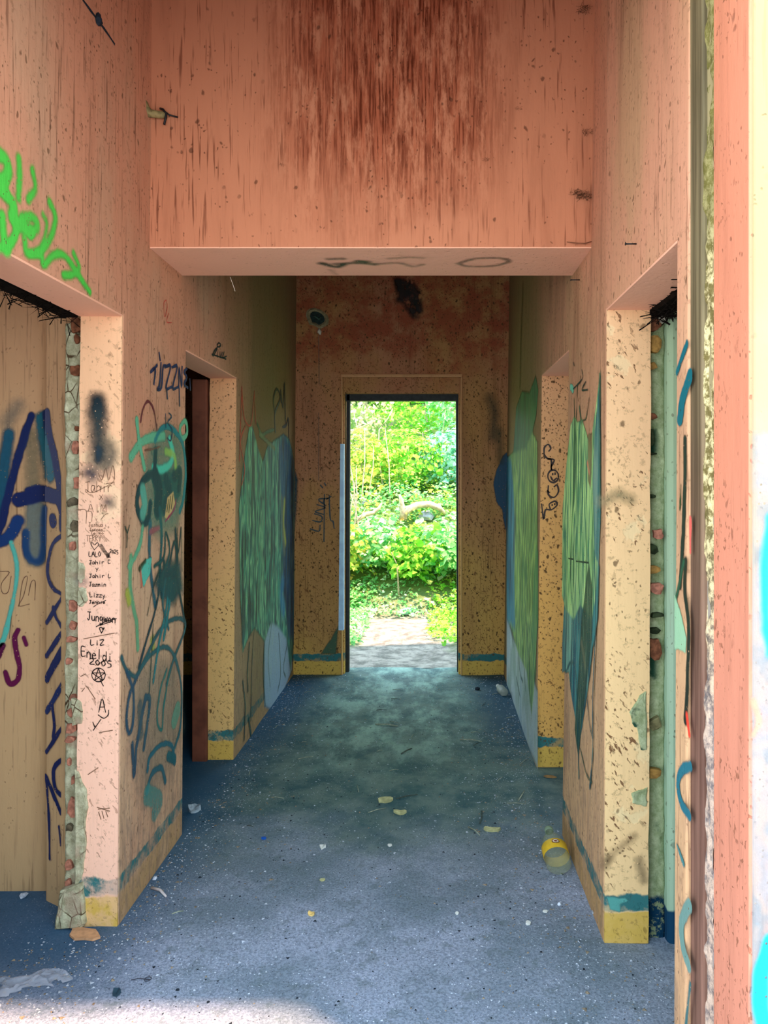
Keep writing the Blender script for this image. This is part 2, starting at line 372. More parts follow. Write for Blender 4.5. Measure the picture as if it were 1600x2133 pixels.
# end wall with the garden doorway
def wall_x(name, xs, zs, filled, y0, y1, mat, parent=None, bev=0.006):
    o = slab(name, xs, zs, filled, lambda a, b: 0.0, y1 - y0, mat, parent, 1, bev)
    co = [tuple(v.co) for v in o.data.vertices]
    for v, (d, a, b) in zip(o.data.vertices, co): v.co = (a, y0 + d, b)
    bm = bmesh.new(); bm.from_mesh(o.data); bmesh.ops.recalc_face_normals(bm, faces=bm.faces); bm.to_mesh(o.data); bm.free()
    return o
wf = wall_x('wall_far', [-3.7, -0.660, 0.262, 3.7], [-0.05, 2.325, 3.5], lambda i, j: not (i == 1 and j == 0), 5.77, 5.99, M_far); tag(wf, kind='structure')
# inner reveal and lintel of the doorway
dr = wall_x('door_1', [-0.668, -0.648, 0.247, 0.270], [-0.03, 2.20, 2.33], lambda i, j: not (i == 1 and j == 0), 5.80, 5.97, M_far); tag(dr, kind='structure')
M_iron = simple('blackened_steel', (26, 34, 34), 0.6, 0.4, 0.5, 30)
M_blue = simple('reveal_sky_light', (184, 222, 255), 0.6, 0.3, 0.15, 14)
fr = box('door_frame', -0.650, 0.250, 5.86, 5.93, 2.148, 2.206, M_iron, dr, 0.003)
for (xb, xt, w, zt) in ((-0.648, -0.640, 0.028, 2.20), (0.238, 0.228, 0.026, 2.15)):
    V = [(xb, 5.86, -0.02), (xb + w, 5.86, -0.02), (xt + w, 5.86, zt), (xt, 5.86, zt), (xb, 5.92, -0.02), (xb + w, 5.92, -0.02), (xt + w, 5.92, zt), (xt, 5.92, zt)]
    bevel(mesh_obj('door_frame', V, [(0, 1, 2, 3), (7, 6, 5, 4), (0, 4, 5, 1), (1, 5, 6, 2), (2, 6, 7, 3), (3, 7, 4, 0)], M_iron, dr), 0.003)
# raised plaster lip round the doorway
M_lip = plaster('plaster_lip', (200, 150, 104), (200, 160, 100), 0.3, 1.6, smear=0.2, streak=0.1, speck=0.5, band=False)
for (a, b, c, d) in ((-0.672, 0.274, 2.322, 2.345), (-0.672, -0.658, 0.0, 2.322), (0.260, 0.274, 0.0, 2.322)):
    t = box('trim_1' if c > 1 else 'trim_2', a, b, 5.755, 5.785, c, d, M_lip, None, 0.006); tag(t, kind='structure')
# sky light on the hinge-side reveal, put in as a pale blue strip
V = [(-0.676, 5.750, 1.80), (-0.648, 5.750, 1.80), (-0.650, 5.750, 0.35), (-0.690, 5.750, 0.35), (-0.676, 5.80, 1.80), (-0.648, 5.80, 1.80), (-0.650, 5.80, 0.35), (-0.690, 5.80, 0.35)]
st = mesh_obj('sky_light_strip', V, [(0, 1, 2, 3), (4, 7, 6, 5), (0, 4, 5, 1), (1, 5, 6, 2), (2, 6, 7, 3), (3, 7, 4, 0)], M_blue, dr); st['label'] = 'pale blue strip of sky light painted on the jamb'

# entrance wall, right jamb built up as in the photo
we = wall_x('wall_entrance', [-3.7, -1.25, 0.600, 3.7], [-0.05, 2.75, 3.65], lambda i, j: not (i == 1 and j == 0), 1.363, 1.652, M_out); tag(we, kind='structure')
jj = box('jamb_plaster', 0.594, 0.606, 1.366, 1.534, -0.02, 2.75, M_outj, we, 0.002)
M_wood = Mat('weathered_timber', 0.7, 0.25)
_X, _Y, _Z = M_wood.xyz(); _n = M_wood.noise(M_wood.vec((40, 40, 1.4)), 1.0, 5, 0.6)
M_wood.color(M_wood.mix(M_wood.rng(_Z, 0.9, 2.0), M_wood.mix(M_wood.rng(_n, .35, .65), lin((92, 64, 52)), lin((134, 100, 84))), M_wood.mix(M_wood.rng(_n, .35, .65), lin((88, 78, 54)), lin((128, 116, 84)))))
M_wood.bump(_n, 0.4, 0.004)
post = box('trim_3', 0.588, 0.66, 1.583, 1.660, -0.02, 2.75, M_wood.m, None, 0.006); tag(post, kind='structure')

# side rooms, ceiling
box_s = lambda *a, **k: tag(box(*a, **k), kind='structure')
box_s('ceiling', -3.7, 3.7, 1.363, 5.99, 3.5, 3.65, M_ceil)
# left front room: its back wall stands a little behind the jamb, with a splayed corner
wr = mesh_obj('wall_room_left', [(a, b, z) for z in (-.05, 3.5) for a, b in ((-3.7, 2.72), (-1.372, 2.72), (-1.372, 2.655), (-1.288, 2.604), (-1.19, 2.604), (-1.19, 2.85), (-3.7, 2.85))],
              [(k, (k + 1) % 7, 7 + (k + 1) % 7, 7 + k) for k in range(7)], M_room); tag(wr, kind='structure'); bevel(wr, 0.01, 2, 15)
# right front room, pale green plaster flush with the jamb
wg = box_s('wall_room_right', 0.785, 3.7, 2.405, 2.56, -0.05, 3.5, M_green, bev=0.016)
def side_wall(name, sgn, y0, y1, ys=None):
    o = slab(name, ys or [y0, y0 + 0.5, y1 - 0.5, y1], [-0.05, 1.0, 2.4, 3.5], lambda i, j: not (i == 1 and j == 1), lambda y, z: sgn * 3.6, 0.14, M_room, sign=sgn)
    tag(o, kind='structure')
side_wall('wall_outer_left_unseen', -1, 1.65, 5.78, [1.65, 1.80, 2.60, 5.78]); side_wall('wall_outer_right_unseen', 1, 1.65, 5.78)  # unseen outer walls; openings added for light, left one shortened to darken inner room

# what is left of a red-brown door frame in the inner left doorway
M_redf = simple('red_brown_frame_paint', (112, 66, 48), .7, .2, .3, 8)
box('door_frame', -1.262, -1.182, 3.962, 4.03, -0.02, HEAD - 0.01, M_redf, wall_left, 0.006)
# ------------------------------------------------------------------ rough, stripped edges of the openings with bricks showing
M_mortar = Mat('broken_mortar', 0.95, 0.1)
_X, _Y, _Z = M_mortar.xyz(); _n = M_mortar.noise(scale=30, detail=7, rough=0.7); _c = M_mortar.rng(M_mortar.noise(scale=9, detail=5), 0.56, 0.64)
_col = M_mortar.mix(M_mortar.rng(_n, .3, .7), lin((150, 148, 116)), lin((206, 208, 174)))
_col = M_mortar.mix(M_mortar.mul(M_mortar.rng(M_mortar.voro(M_mortar.vec((1, 1, .7)), 22, feat='DISTANCE_TO_EDGE'), 0.05, 0.015), M_mortar.rng(M_mortar.noise(scale=6), .45, .6)), _col, lin((84, 66, 44)))
_col = M_mortar.mix(M_mortar.mul(_c, 0.5), _col, lin((176, 150, 128)))
M_mortar.color(_col); M_mortar.bump(_n, 0.9, 0.012)
M_mortg = Mat('green_tinted_mortar', 0.95, 0.1)
_n = M_mortg.noise(scale=34, detail=7, rough=0.75); _X, _Y, _Z = M_mortg.xyz()
_col = M_mortg.mix(M_mortg.rng(_n, .3, .7), lin((142, 158, 112)), lin((196, 208, 164)))
_col = M_mortg.mix(M_mortg.mul(M_mortg.rng(M_mortg.noise(scale=7, detail=6), .58, .64), M_mortg.rng(_X, 0.775, 0.745)), _col, lin((44, 82, 62)))
_col = M_mortg.mix(M_mortg.mul(M_mortg.rng(M_mortg.add(_Z, M_mortg.mul(M_mortg.noise(scale=12, detail=4), 0.1)), 0.20, 0.18), M_mortg.rng(_n, 0.42, 0.5)), _col, lin((16, 60, 88)))
M_mortg.color(_col); M_mortg.bump(_n, 0.9, 0.012)
M_brick = simple('old_brick', (168, 112, 90), 0.9, 0.15, 0.35, 60, bump=0.7)
M_brickd = simple('dark_brick', (118, 74, 50), 0.9, 0.15, 0.4, 60, bump=0.7)
M_sooty = simple('sooty_mortar', (92, 84, 66), 0.95, 0.1, 0.5, 40, bump=0.8)

def rough_strip(name, parent, xa, xb, y, z0, z1, mat, seed, gap_top=0.0):
    """displaced face looking to the entrance; xa = plaster side, xb = far side"""
    nx_, nz_ = 14, 260
    u = np.linspace(0, 1, nx_); z = np.linspace(z0, z1, nz_); U, Z = np.meshgrid(u, z)
    wob = (fbm(Z * 9, Z * 0 + 3, seed) - 0.5) * 0.016
    Xs = xa + (xb - xa) * U + wob * np.abs(1 - U) + 0.006 * (fbm(Z * 30, U * 3, seed + 9) - 0.5)
    Yd = y + (fbm(U * 3 + 5, Z * 16, seed + 1, 5) - 0.5) * 0.018 - 0.008 * np.sin(math.pi * np.clip(U, 0, 1)) ** 0.7 + 0.008
    front = np.stack([Xs, Yd, Z], -1).reshape(-1, 3)
    back = front.copy(); back[:, 1] = y + 0.10
    k = nx_ * nz_; idx = np.arange(k).reshape(nz_, nx_)
    q = np.stack([idx[:-1, :-1], idx[:-1, 1:], idx[1:, 1:], idx[1:, :-1]], -1).reshape(-1, 4)
    rim = []
    loop = [idx[0, i] for i in range(nx_)] + [idx[j, nx_ - 1] for j in range(1, nz_)] + [idx[nz_ - 1, i] for i in range(nx_ - 2, -1, -1)] + [idx[j, 0] for j in range(nz_ - 2, 0, -1)]
    for a, b in zip(loop, loop[1:] + loop[:1]): rim.append((b, a, a + k, b + k))
    return np_mesh(name, np.concatenate([front, back]), np.concatenate([q, q[:, ::-1] + k, np.array(rim)]), mat, parent, smooth=True)
brick_proto = {}
def chip(name, parent, surf, x, y, w, h, mat, depth=0.012, seed=0, sides=9, yoff=0.0):
    """an irregular broken face of a brick: low slab with a ragged outline, at frame pixel (x,y) on a frontal plane; w,h in pixels"""
    s, t = surf.hit(x, y); sc = surf.d / F; r = random.Random(seed)
    pts = [];
    for k in range(sides):
        a = 2 * math.pi * (k + 0.5) / sides; e = 7.0
        ca, sa = math.cos(a), math.sin(a); rr = (abs(ca) ** e + abs(sa) ** e) ** (-1 / e) * (0.70 + 0.42 * r.random())
        pts.append((s + ca * rr * w * sc / 2, t + sa * rr * h * sc / 2))
    yb = surf.d + yoff; V = []
    for (a, b) in pts: V.append((a, yb + 0.02, b))
    for (a, b) in pts: V.append((a, yb - depth * 0.6, b))
    for (a, b) in pts: V.append((s + (a - s) * 0.78, yb - depth * (0.9 + 0.35 * r.random()), t + (b - t) * 0.78))
    n = sides; Fc = [tuple(range(2 * n, 3 * n))]
    for L_ in (0, 1):
        for k in range(n): Fc.append((L_ * n + k, L_ * n + (k + 1) % n, (L_ + 1) * n + (k + 1) % n, (L_ + 1) * n + k))
    me = bpy.data.meshes.new(name); bm = bmesh.new(); bv = [bm.verts.new(v) for v in V]
    for f in Fc: bm.faces.new([bv[i] for i in f])
    bmesh.ops.recalc_face_normals(bm, faces=bm.faces); bm.to_mesh(me); bm.free(); me.materials.append(mat)
    o = bpy.data.objects.new(name, me); C.objects.link(o); o.parent = parent
    return o
XJ1 = lambda z: XL(2.5, z) - 0.143
rs1 = rough_strip('brickwork', wall_left, -1.180, -1.240, 2.525, -0.03, HEAD - 0.02, M_mortar.m, 3)
S1 = Surf('F', 2.512)
lst = [(158, 676, 24, 34, 1), (159, 706, 12, 20, 1), (156, 771, 24, 24, 1), (159, 893, 11, 12, 1), (155, 932, 17, 26, 0), (160, 1007, 16, 26, 0), (149, 1046, 22, 20, 2),
       (155, 1098, 20, 26, 2), (149, 1139, 16, 20, 0), (150, 1262, 21, 24, 0), (150, 1304, 16, 20, 0), (147, 1333, 22, 14, 0), (142, 1378, 14, 13, 0), (150, 1455, 16, 14, 0), (148, 1485, 20, 18, 0), (145, 1517, 22, 22, 0),
       (143, 1542, 22, 14, 0), (142, 1588, 9, 18, 0), (151, 1626, 9, 20, 0), (152, 1684, 24, 44, 0), (143, 1726, 14, 14, 2), (142, 1804, 16, 22, 0), (140, 1842, 12, 18, 0)]
for i, (x, y, w, h, t) in enumerate(lst):
    chip('brick', wall_left, S1, x, y, w, h, (M_brick, M_brickd, M_sooty)[t], 0.003, 100 + i, sides=7 + i % 3, yoff=0.005)
rs2 = rough_strip('brickwork', wall_right, 0.716, 0.785, 2.440, -0.03, HEAD - 0.03, M_mortg.m, 8)
S2 = Surf('F', 2.415)
lst = [(1361, 668, 22, 38, 1), (1374, 660, 16, 26, 3), (1359, 716, 26, 34, 4), (1356, 762, 16, 14, 4), (1356, 867, 16, 12, 1), (1352, 912, 14, 34, 5), (1354, 945, 18, 5, 5), (1353, 1034, 14, 9, 5),
       (1368, 1113, 16, 17, 0), (1357, 1143, 16, 22, 5), (1358, 1186, 26, 16, 4), (1365, 1226, 26, 24, 0), (1366, 1282, 20, 9, 5), (1360, 1316, 24, 12, 5), (1362, 1352, 32, 46, 1),
       (1325, 1487, 13, 30, 0), (1362, 1509, 34, 24, 6), (1334, 1662, 18, 18, 6), (1360, 1612, 22, 20, 4)]
M_ochreb = simple('ochre_brick', (156, 120, 62), 0.9, 0.15, 0.3, 60, bump=0.6)
M_whiteb = simple('plaster_lump', (214, 206, 184), 0.9, 0.15, 0.15, 60, bump=0.5)
M_darkh = simple('dark_cavity_dirt', (48, 58, 38), 0.95, 0.05, 0.5, 50)
M_muck = simple('grey_green_stone', (112, 108, 74), 0.95, 0.1, 0.4, 50, bump=0.9)
for i, (x, y, w, h, t) in enumerate(lst):
    chip('brick', wall_right, S2, x + (5 if x > 1345 else 0), y, min(w * 1.35, 28) if x > 1345 else w, h * 1.15, (M_brick, M_brickd, M_sooty, M_whiteb, M_ochreb, M_darkh, M_muck)[t], 0.003, 300 + i, sides=7 + i % 3, yoff=0.006)
# broken plaster beside the strips: pale mortar patches let into the jambs
def patch(parent, surf, pts, mat, name='mortar_patch', depth=0.006, seed=0):
    q = [surf.hit(*p) for p in pts]; cx = sum(a for a, b in q) / len(q); cz = sum(b for a, b in q) / len(q)
    out_ = []; r = random.Random(seed)
    for i in range(len(q)):
        a, b = q[i]; c, d = q[(i + 1) % len(q)]
        for k in range(4):
            f = k / 4; out_.append((a + (c - a) * f + r.uniform(-.0025, .0025), b + (d - b) * f + r.uniform(-.0025, .0025)))
    n = len(out_); V = [(a, surf.d + 0.01, b) for a, b in out_] + [(a, surf.d - depth * 0.7, b) for a, b in out_] + [(cx + (a - cx) * .85, surf.d - depth * (1 + .4 * r.random()), cz + (b - cz) * .9) for a, b in out_]
    Fc = [tuple(range(2 * n, 3 * n))] + [(L_ * n + k, L_ * n + (k + 1) % n, (L_ + 1) * n + (k + 1) % n, (L_ + 1) * n + k) for L_ in (0, 1) for k in range(n)]
    me = bpy.data.meshes.new(name); bm = bmesh.new(); bv = [bm.verts.new(v) for v in V]
    for f in Fc: bm.faces.new([bv[i] for i in f])
    bmesh.ops.recalc_face_normals(bm, faces=bm.faces); bm.to_mesh(me); bm.free(); me.materials.append(mat)
    o = bpy.data.objects.new(name, me); C.objects.link(o); o.parent = parent; return o
SJa = Surf('F', 2.498); SJb = Surf('F', 2.408)
patch(wall_left, SJa, [(165, 1170), (177, 1175), (178, 1200), (170, 1215), (163, 1205)], M_mortar.m, seed=1)
patch(wall_left, SJa, [(163, 1222), (180, 1225), (183, 1250), (172, 1265), (162, 1258)], M_mortar.m, seed=2)
patch(wall_left, SJa, [(150, 1455), (168, 1458), (173, 1480), (172, 1505), (152, 1512)], M_mortar.m, seed=3)
patch(wall_left, SJa, [(158, 1600), (166, 1610), (181, 1645), (184, 1680), (178, 1720), (181, 1760), (172, 1830), (158, 1845)], M_mortar.m, seed=4, depth=0.008)
patch(wall_right, SJb, [(1345, 1440), (1330, 1450), (1312, 1482), (1316, 1505), (1328, 1520), (1333, 1560), (1348, 1562)], M_mortg.m, seed=5)
patch(wall_right, SJb, [(1347, 1640), (1315, 1652), (1318, 1672), (1347, 1680)], M_mortg.m, seed=6)
# splay of mortar at the foot of the left jamb
patch(wall_left, SJa, [(130, 1850), (176, 1835), (182, 1920), (170, 1928), (118, 1930)], M_mortar.m, seed=7, depth=0.02, name='mortar_foot')
# dark gap with torn debris above the missing door frames
M_black = simple('dark_gap', (22, 18, 14), 0.95, 0.05, 0.4, 30)
box('frame_recess', -1.24, -1.186, 1.73, 2.51, HEAD - 0.004, HEAD + 0.03, M_black, wall_left)
def shreds(name, parent, n, x0, x1, y0, y1, z0, z1, mat, seed, size=0.03):
    r = random.Random(seed); bm = bmesh.new()
    for k in range(n):
        c = Vector((r.uniform(x0, x1), r.uniform(y0, y1), r.uniform(z0, z1)))
        d = Vector((r.gauss(0, 1), r.gauss(0, 1), r.gauss(0, .6))).normalized() * size * r.uniform(.5, 1.6); w = Vector((r.gauss(0, 1), r.gauss(0, 1), r.gauss(0, 1))).normalized() * size * 0.09
        u = d.cross(w).normalized() * w.length
        vs = [bm.verts.new(c - d + w), bm.verts.new(c - d - w), bm.verts.new(c - d + u), bm.verts.new(c + d)]
        for f in ((0, 1, 3), (1, 2, 3), (2, 0, 3), (0, 2, 1)): bm.faces.new([vs[i] for i in f])
    me = bpy.data.meshes.new(name); bm.to_mesh(me); bm.free(); me.materials.append(mat)
    o = bpy.data.objects.new(name, me); C.objects.link(o)
    if parent: o.parent = parent
    return o
s_ = shreds('torn_fibres', wall_left, 160, -1.235, -1.185, 1.78, 2.50, HEAD - 0.03, HEAD + 0.005, M_black, 2); tag(s_, kind='stuff')
box('frame_recess', 0.724, 0.785, 1.73, 2.42, HEAD - 0.02, HEAD + 0.03, M_black, wall_right)
s_ = shreds('torn_fibres', wall_right, 240, 0.722, 0.80, 1.95, 2.41, HEAD - 0.045, HEAD + 0.0, M_black, 3, 0.035); tag(s_, kind='stuff')
# rough mortar edge between timber post and jamb at the entrance
nzz = 300; z = np.linspace(-0.02, 2.75, nzz); yy = np.linspace(1.532, 1.588, 10); YY, ZZ = np.meshgrid(yy, z)
XX = 0.594 + (fbm(YY * 60, ZZ * 22, 5, 5) - 0.5) * 0.022 + 0.003
idx = np.arange(nzz * 10).reshape(nzz, 10); q = np.stack([idx[:-1, :-1], idx[:-1, 1:], idx[1:, 1:], idx[1:, :-1]], -1).reshape(-1, 4)
M_edge = Mat('rough_edge_plaster', 0.9, 0.15); _X, _Y, _Z = M_edge.xyz(); _n = M_edge.noise(scale=45, detail=6, rough=.7)
_c = M_edge.mix(M_edge.rng(_n, .42, .58), lin((120, 108, 62)), lin((232, 216, 160)))
_c = M_edge.mix(M_edge.rng(M_edge.add(_Z, M_edge.mul(_n, .3)), 1.6, 1.1), _c, M_edge.mix(M_edge.rng(_n, .35, .6), lin((120, 112, 110)), lin((214, 190, 168))))
_c = M_edge.mix(M_edge.mul(M_edge.rng(_Z, 1.9, 2.1), 0.75), _c, lin((116, 112, 56)))
M_edge.color(_c); M_edge.bump(_n, .8, .01)
e_ = np_mesh('rough_edge', np.stack([XX, YY, ZZ], -1).reshape(-1, 3), q[:, ::-1], M_edge.m, we, smooth=True)

# ------------------------------------------------------------------ paint and marker on the walls
def paint_mat(name, streaky=0.0, rough=0.55):
    m = Mat(name, rough, 0.3); a = m.n('ShaderNodeAttribute'); a.attribute_name = 'paint'
    n = m.noise(m.vec((90, 90, 6)), 1.0, 4, 0.65)
    col = a.outputs['Color']
    if streaky:
        col = m.mix(m.mul(m.rng(n, .50, .66), streaky), col, lin((198, 232, 176)), 'MIX')
    fine = m.noise(scale=70, detail=4, rough=.7)
    al = m.mth('MULTIPLY', a.outputs['Alpha'], 1.0)
    al = m.rng(m.add(al, m.mul(m.mth('SUBTRACT', fine, .5), .35)), 0.05, 0.9, 0.001, 1.0)
    chips = m.rng(m.mul(m.voro(scale=60), 1.0), 0.10, 0.16)
    al = m.mul(al, m.mth('MAXIMUM', chips, m.rng(m.noise(scale=6), .5, .4)))
    m.color(col); m.put(m.b.inputs['Alpha'], al); m.bump(m.add(n, fine), .3, .004); return m.m
M_spray = paint_mat('spray_paint'); M_mural = paint_mat('scraped_mural_paint', 0.22)
def cr(pts, n=8):
    """Catmull-Rom through points"""
    p = np.array(pts, float)
    if len(p) < 3: return np.array([p[0] + (p[-1] - p[0]) * t for t in np.linspace(0, 1, n)])
    q = np.vstack([2 * p[0] - p[1], p, 2 * p[-1] - p[-2]]); o = []
    for i in range(1, len(q) - 2):
        for t in np.linspace(0, 1, n, endpoint=False):
            a, b, c, d = q[i - 1], q[i], q[i + 1], q[i + 2]
            o.append(0.5 * (2 * b + (c - a) * t + (2 * a - 5 * b + 4 * c - d) * t * t + (3 * b - a - 3 * c + d) * t ** 3))
    o.append(p[-1]); return np.array(o)
def seg_dist(S, T, pl):
    d = np.full(S.shape, 1e9)
    for (a, b) in zip(pl[:-1], pl[1:]):
        ab = b - a; L2 = ab @ ab + 1e-12
        t = np.clip(((S - a[0]) * ab[0] + (T - a[1]) * ab[1]) / L2, 0, 1)
        d = np.minimum(d, np.hypot(S - a[0] - t * ab[0], T - a[1] - t * ab[1]))
    return d
def poly_sd(S, T, pg):
    d = seg_dist(S, T, np.vstack([pg, pg[:1]])); ins = np.zeros(S.shape, bool); n = len(pg); j = n - 1
    for i in range(n):
        (x1, y1), (x2, y2) = pg[i], pg[j]
        c = ((y1 > T) != (y2 > T)) & (S < (x2 - x1) * (T - y1) / (y2 - y1 + 1e-12) + x1); ins ^= c; j = i
    return np.where(ins, -d, d)
def sheet(name, parent, surf, layers, res=(0.003, 0.003), off=0.0015, mat=None, label=None, clip=None, wob=0.004):
    """one painted patch. layers: ('s', pts, width m, rgb, soft m, opacity) strokes, ('p', pts, rgb | fn, soft m, opacity) areas; pts in frame pixels"""
    prep = []; lo = np.array([1e9, 1e9]); hi = -lo
    for L_ in layers:
        q = np.array([surf.hit(*p) for p in L_[1]])
        if L_[0] == 's': q = cr(q); ext = L_[2] / 2 + L_[4]
        else: ext = L_[3]
        lo = np.minimum(lo, q.min(0) - ext); hi = np.maximum(hi, q.max(0) + ext); prep.append(q)
    if clip: lo = np.maximum(lo, clip[0]); hi = np.minimum(hi, clip[1])
    ns = max(2, int((hi[0] - lo[0]) / res[0]) + 1); nt = max(2, int((hi[1] - lo[1]) / res[1]) + 1)
    S, T = np.meshgrid(np.linspace(lo[0], hi[0], ns), np.linspace(lo[1], hi[1], nt))
    w = (fbm(S * 40, T * 22, 21) - .5) * 2 * wob
    R = np.zeros(S.shape + (3,)); A = np.zeros(S.shape)
    for L_, q in zip(layers, prep):
        if L_[0] == 's': d = seg_dist(S, T, q) - L_[2] / 2; c, soft, op = L_[3], L_[4], L_[5]
        else: d = poly_sd(S, T, q); c, soft, op = L_[2], L_[3], L_[4]
        a = np.clip(0.5 - (d + w) / (2 * soft), 0, 1); a = a * a * (3 - 2 * a) * op
        if callable(c): rgb, am = c(S, T); a = a * am
        else: rgb = np.array(lin(c)[:3])[None, None, :] * np.ones(S.shape + (1,))
        an = a + A * (1 - a); R = np.where(an[..., None] > 1e-6, (rgb * a[..., None] + R * (A * (1 - a))[..., None]) / np.maximum(an, 1e-6)[..., None], R); A = an
    idx = np.arange(ns * nt).reshape(nt, ns); q = np.stack([idx[:-1, :-1], idx[:-1, 1:], idx[1:, 1:], idx[1:, :-1]], -1).reshape(-1, 4)
    q = q[(A.ravel()[q] > 0.012).any(1)]
    if not len(q): return None
    used, inv = np.unique(q, return_inverse=True); q = inv.reshape(-1, 4)
    s_, t_ = S.ravel()[used], T.ravel()[used]
    P = np.array([surf.pos(a, b, off) for a, b in zip(s_, t_)])
    o = np_mesh(name, P, q, mat or M_spray, parent, colors=np.concatenate([R.reshape(-1, 3)[used], A.ravel()[used][:, None]], 1))
    if label: o['label'] = label
    return o
def marker(name, parent, surf, lines, width, mat, off=0.002, label=None):
    """pen lines: ribbons of constant width; lines in frame pixels"""
    V = []; Fc = []
    for pl in lines:
        q = np.array([surf.hit(*p) for p in pl])
        if len(q) > 2: q = cr(q, 4)
        L = len(q); d = np.gradient(q, axis=0); d /= np.linalg.norm(d, axis=1)[:, None] + 1e-9; nn = np.stack([-d[:, 1], d[:, 0]], 1)
        q[0] -= d[0] * width * .3; q[-1] += d[-1] * width * .3
        ww = width * (0.40 + 0.2 * np.sin(np.linspace(0, 7, L)) ** 2); b = len(V)
        for i in range(L):
            for s in (-1, 1):
                p = q[i] + nn[i] * s * ww[i]; V.append(surf.pos(p[0], p[1], off))
        Fc += [(b + 2 * i, b + 2 * i + 1, b + 2 * i + 3, b + 2 * i + 2) for i in range(L - 1)]
    o = mesh_obj(name, V, Fc, mat, parent)
    if label: o['label'] = label
    return o
GLY = {  # pen strokes in a unit box, y down
 'A': [[(0, 1), (.5, 0), (1, 1)], [(.2, .62), (.85, .6)]], 'B': [[(0, 0), (0, 1)], [(0, 0), (.8, .2), (.1, .5), (.9, .75), (0, 1)]], 'C': [[(.9, .15), (.4, 0), (.1, .5), (.4, 1), (.95, .85)]],
 'E': [[(.9, 0), (.05, .05), (.1, 1), (.95, .92)], [(.08, .5), (.75, .45)]], 'I': [[(.5, 0), (.5, 1)]], 'J': [[(.1, .02), (.95, 0)], [(.6, .02), (.6, .8), (.3, 1), (.05, .8)]],
 'L': [[(.1, 0), (.1, 1), (.9, .95)]], 'M': [[(0, 1), (.1, 0), (.5, .6), (.9, 0), (1, 1)]], 'N': [[(0, 1), (.08, 0), (.9, 1), (1, 0)]], 'O': [[(.5, 0), (.05, .5), (.5, 1), (.95, .5), (.5, 0)]],
 'P': [[(.1, 1), (.1, 0), (.9, .2), (.15, .55)]], 'R': [[(.1, 1), (.1, 0), (.85, .2), (.15, .5), (.9, 1)]], 'T': [[(0, 0), (1, .02)], [(.5, 0), (.48, 1)]], 'U': [[(.05, 0), (.1, .8), (.5, 1), (.9, .8), (.95, 0)]],
 'Y': [[(0, 0), (.5, .5), (1, 0)], [(.5, .5), (.45, 1)]], 'Z': [[(0, .05), (.95, 0), (.05, 1), (1, .95)]],
 'a': [[(.85, .45), (.3, .4), (.1, .75), (.4, 1), (.85, .6)], [(.88, .42), (.85, .8), (1, 1)]], 'd': [[(.85, .5), (.3, .45), (.1, .8), (.5, 1), (.85, .7)], [(.88, 0), (.88, 1)]],
 'e': [[(.1, .7), (.85, .62), (.5, .4), (.1, .7), (.4, 1), (.95, .88)]], 'g': [[(.85, .5), (.3, .42), (.1, .7), (.4, .92), (.85, .55), (.85, 1.2), (.4, 1.4), (.05, 1.2)]],
 'h': [[(.1, 0), (.1, 1)], [(.1, .6), (.5, .4), (.85, .6), (.9, 1)]], 'i': [[(.5, .45), (.5, 1)], [(.5, .2), (.55, .26)]], 'l': [[(.5, 0), (.45, 1)]],
 'm': [[(0, .45), (.05, 1)], [(.05, .6), (.3, .42), (.45, 1)], [(.45, .6), (.75, .42), (.95, 1)]], 'n': [[(.1, .45), (.1, 1)], [(.1, .62), (.5, .4), (.85, .6), (.85, 1)]],
 'o': [[(.5, .42), (.1, .7), (.5, 1), (.9, .7), (.5, .42)]], 'r': [[(.15, .45), (.2, 1)], [(.2, .65), (.5, .42), (.9, .48)]], 's': [[(.85, .45), (.25, .5), (.75, .78), (.1, 1)]],
 't': [[(.5, .1), (.5, 1)], [(.1, .42), (.95, .4)]], 'u': [[(.1, .45), (.15, .9), (.5, 1), (.85, .8)], [(.88, .45), (.9, 1)]], 'v': [[(.05, .45), (.45, 1), (.95, .45)]],
 'w': [[(0, .45), (.25, 1), (.5, .55), (.75, 1), (1, .45)]], 'y': [[(.1, .45), (.45, .85)], [(.95, .42), (.3, 1.35)]], 'z': [[(.1, .5), (.9, .45), (.1, 1), (.95, .95)]],
 '2': [[(.05, .2), (.5, 0), (.85, .3), (.05, .95), (1, .9)]], '0': [[(.5, .15), (.1, .55), (.5, 1), (.9, .6), (.5, .15)]], '5': [[(.95, .0), (.3, .05), (.25, .45), (.8, .5), (.85, .9), (.3, 1.1)]], '1': [[(.5, 0), (.5, 1)]], '3': [[(.1, 0), (.8, .1), (.3, .45), (.9, .7), (.1, 1)]], ' ': []}
def text(s, x, y, w, h, slope=0.0, lean=0.0, up=None):
    """pen lines of a word whose box starts at frame pixel (x,y)"""
    L = []; cw = w / max(1, len(s)); r = random.Random(len(s) * 31 + ord(s[0]))
    for i, ch in enumerate(s):
        jy = r.uniform(-.05, .05) * h
        for pl in GLY[ch]:
            L.append([(x + cw * (i + .08 + .84 * px) - lean * py * h, y + h * py + slope * cw * (i + px) + jy) for px, py in pl])
    return L
M_pen = simple('black_marker', (46, 32, 26), 0.5, 0.4, 0.3, 60)
M_penf = simple('faded_marker', (128, 96, 72), 0.6, 0.3, 0.3, 60)
M_penb = simple('blue_black_marker', (22, 36, 84), 0.5, 0.4, 0.3, 60)
M_pent = simple('dark_teal_marker', (14, 46, 50), 0.5, 0.4, 0.3, 60)
M_penr = simple('red_marker', (196, 74, 60), 0.6, 0.3, 0.3, 60)

NAVY, TEALD = (6, 30, 86), (6, 70, 100)
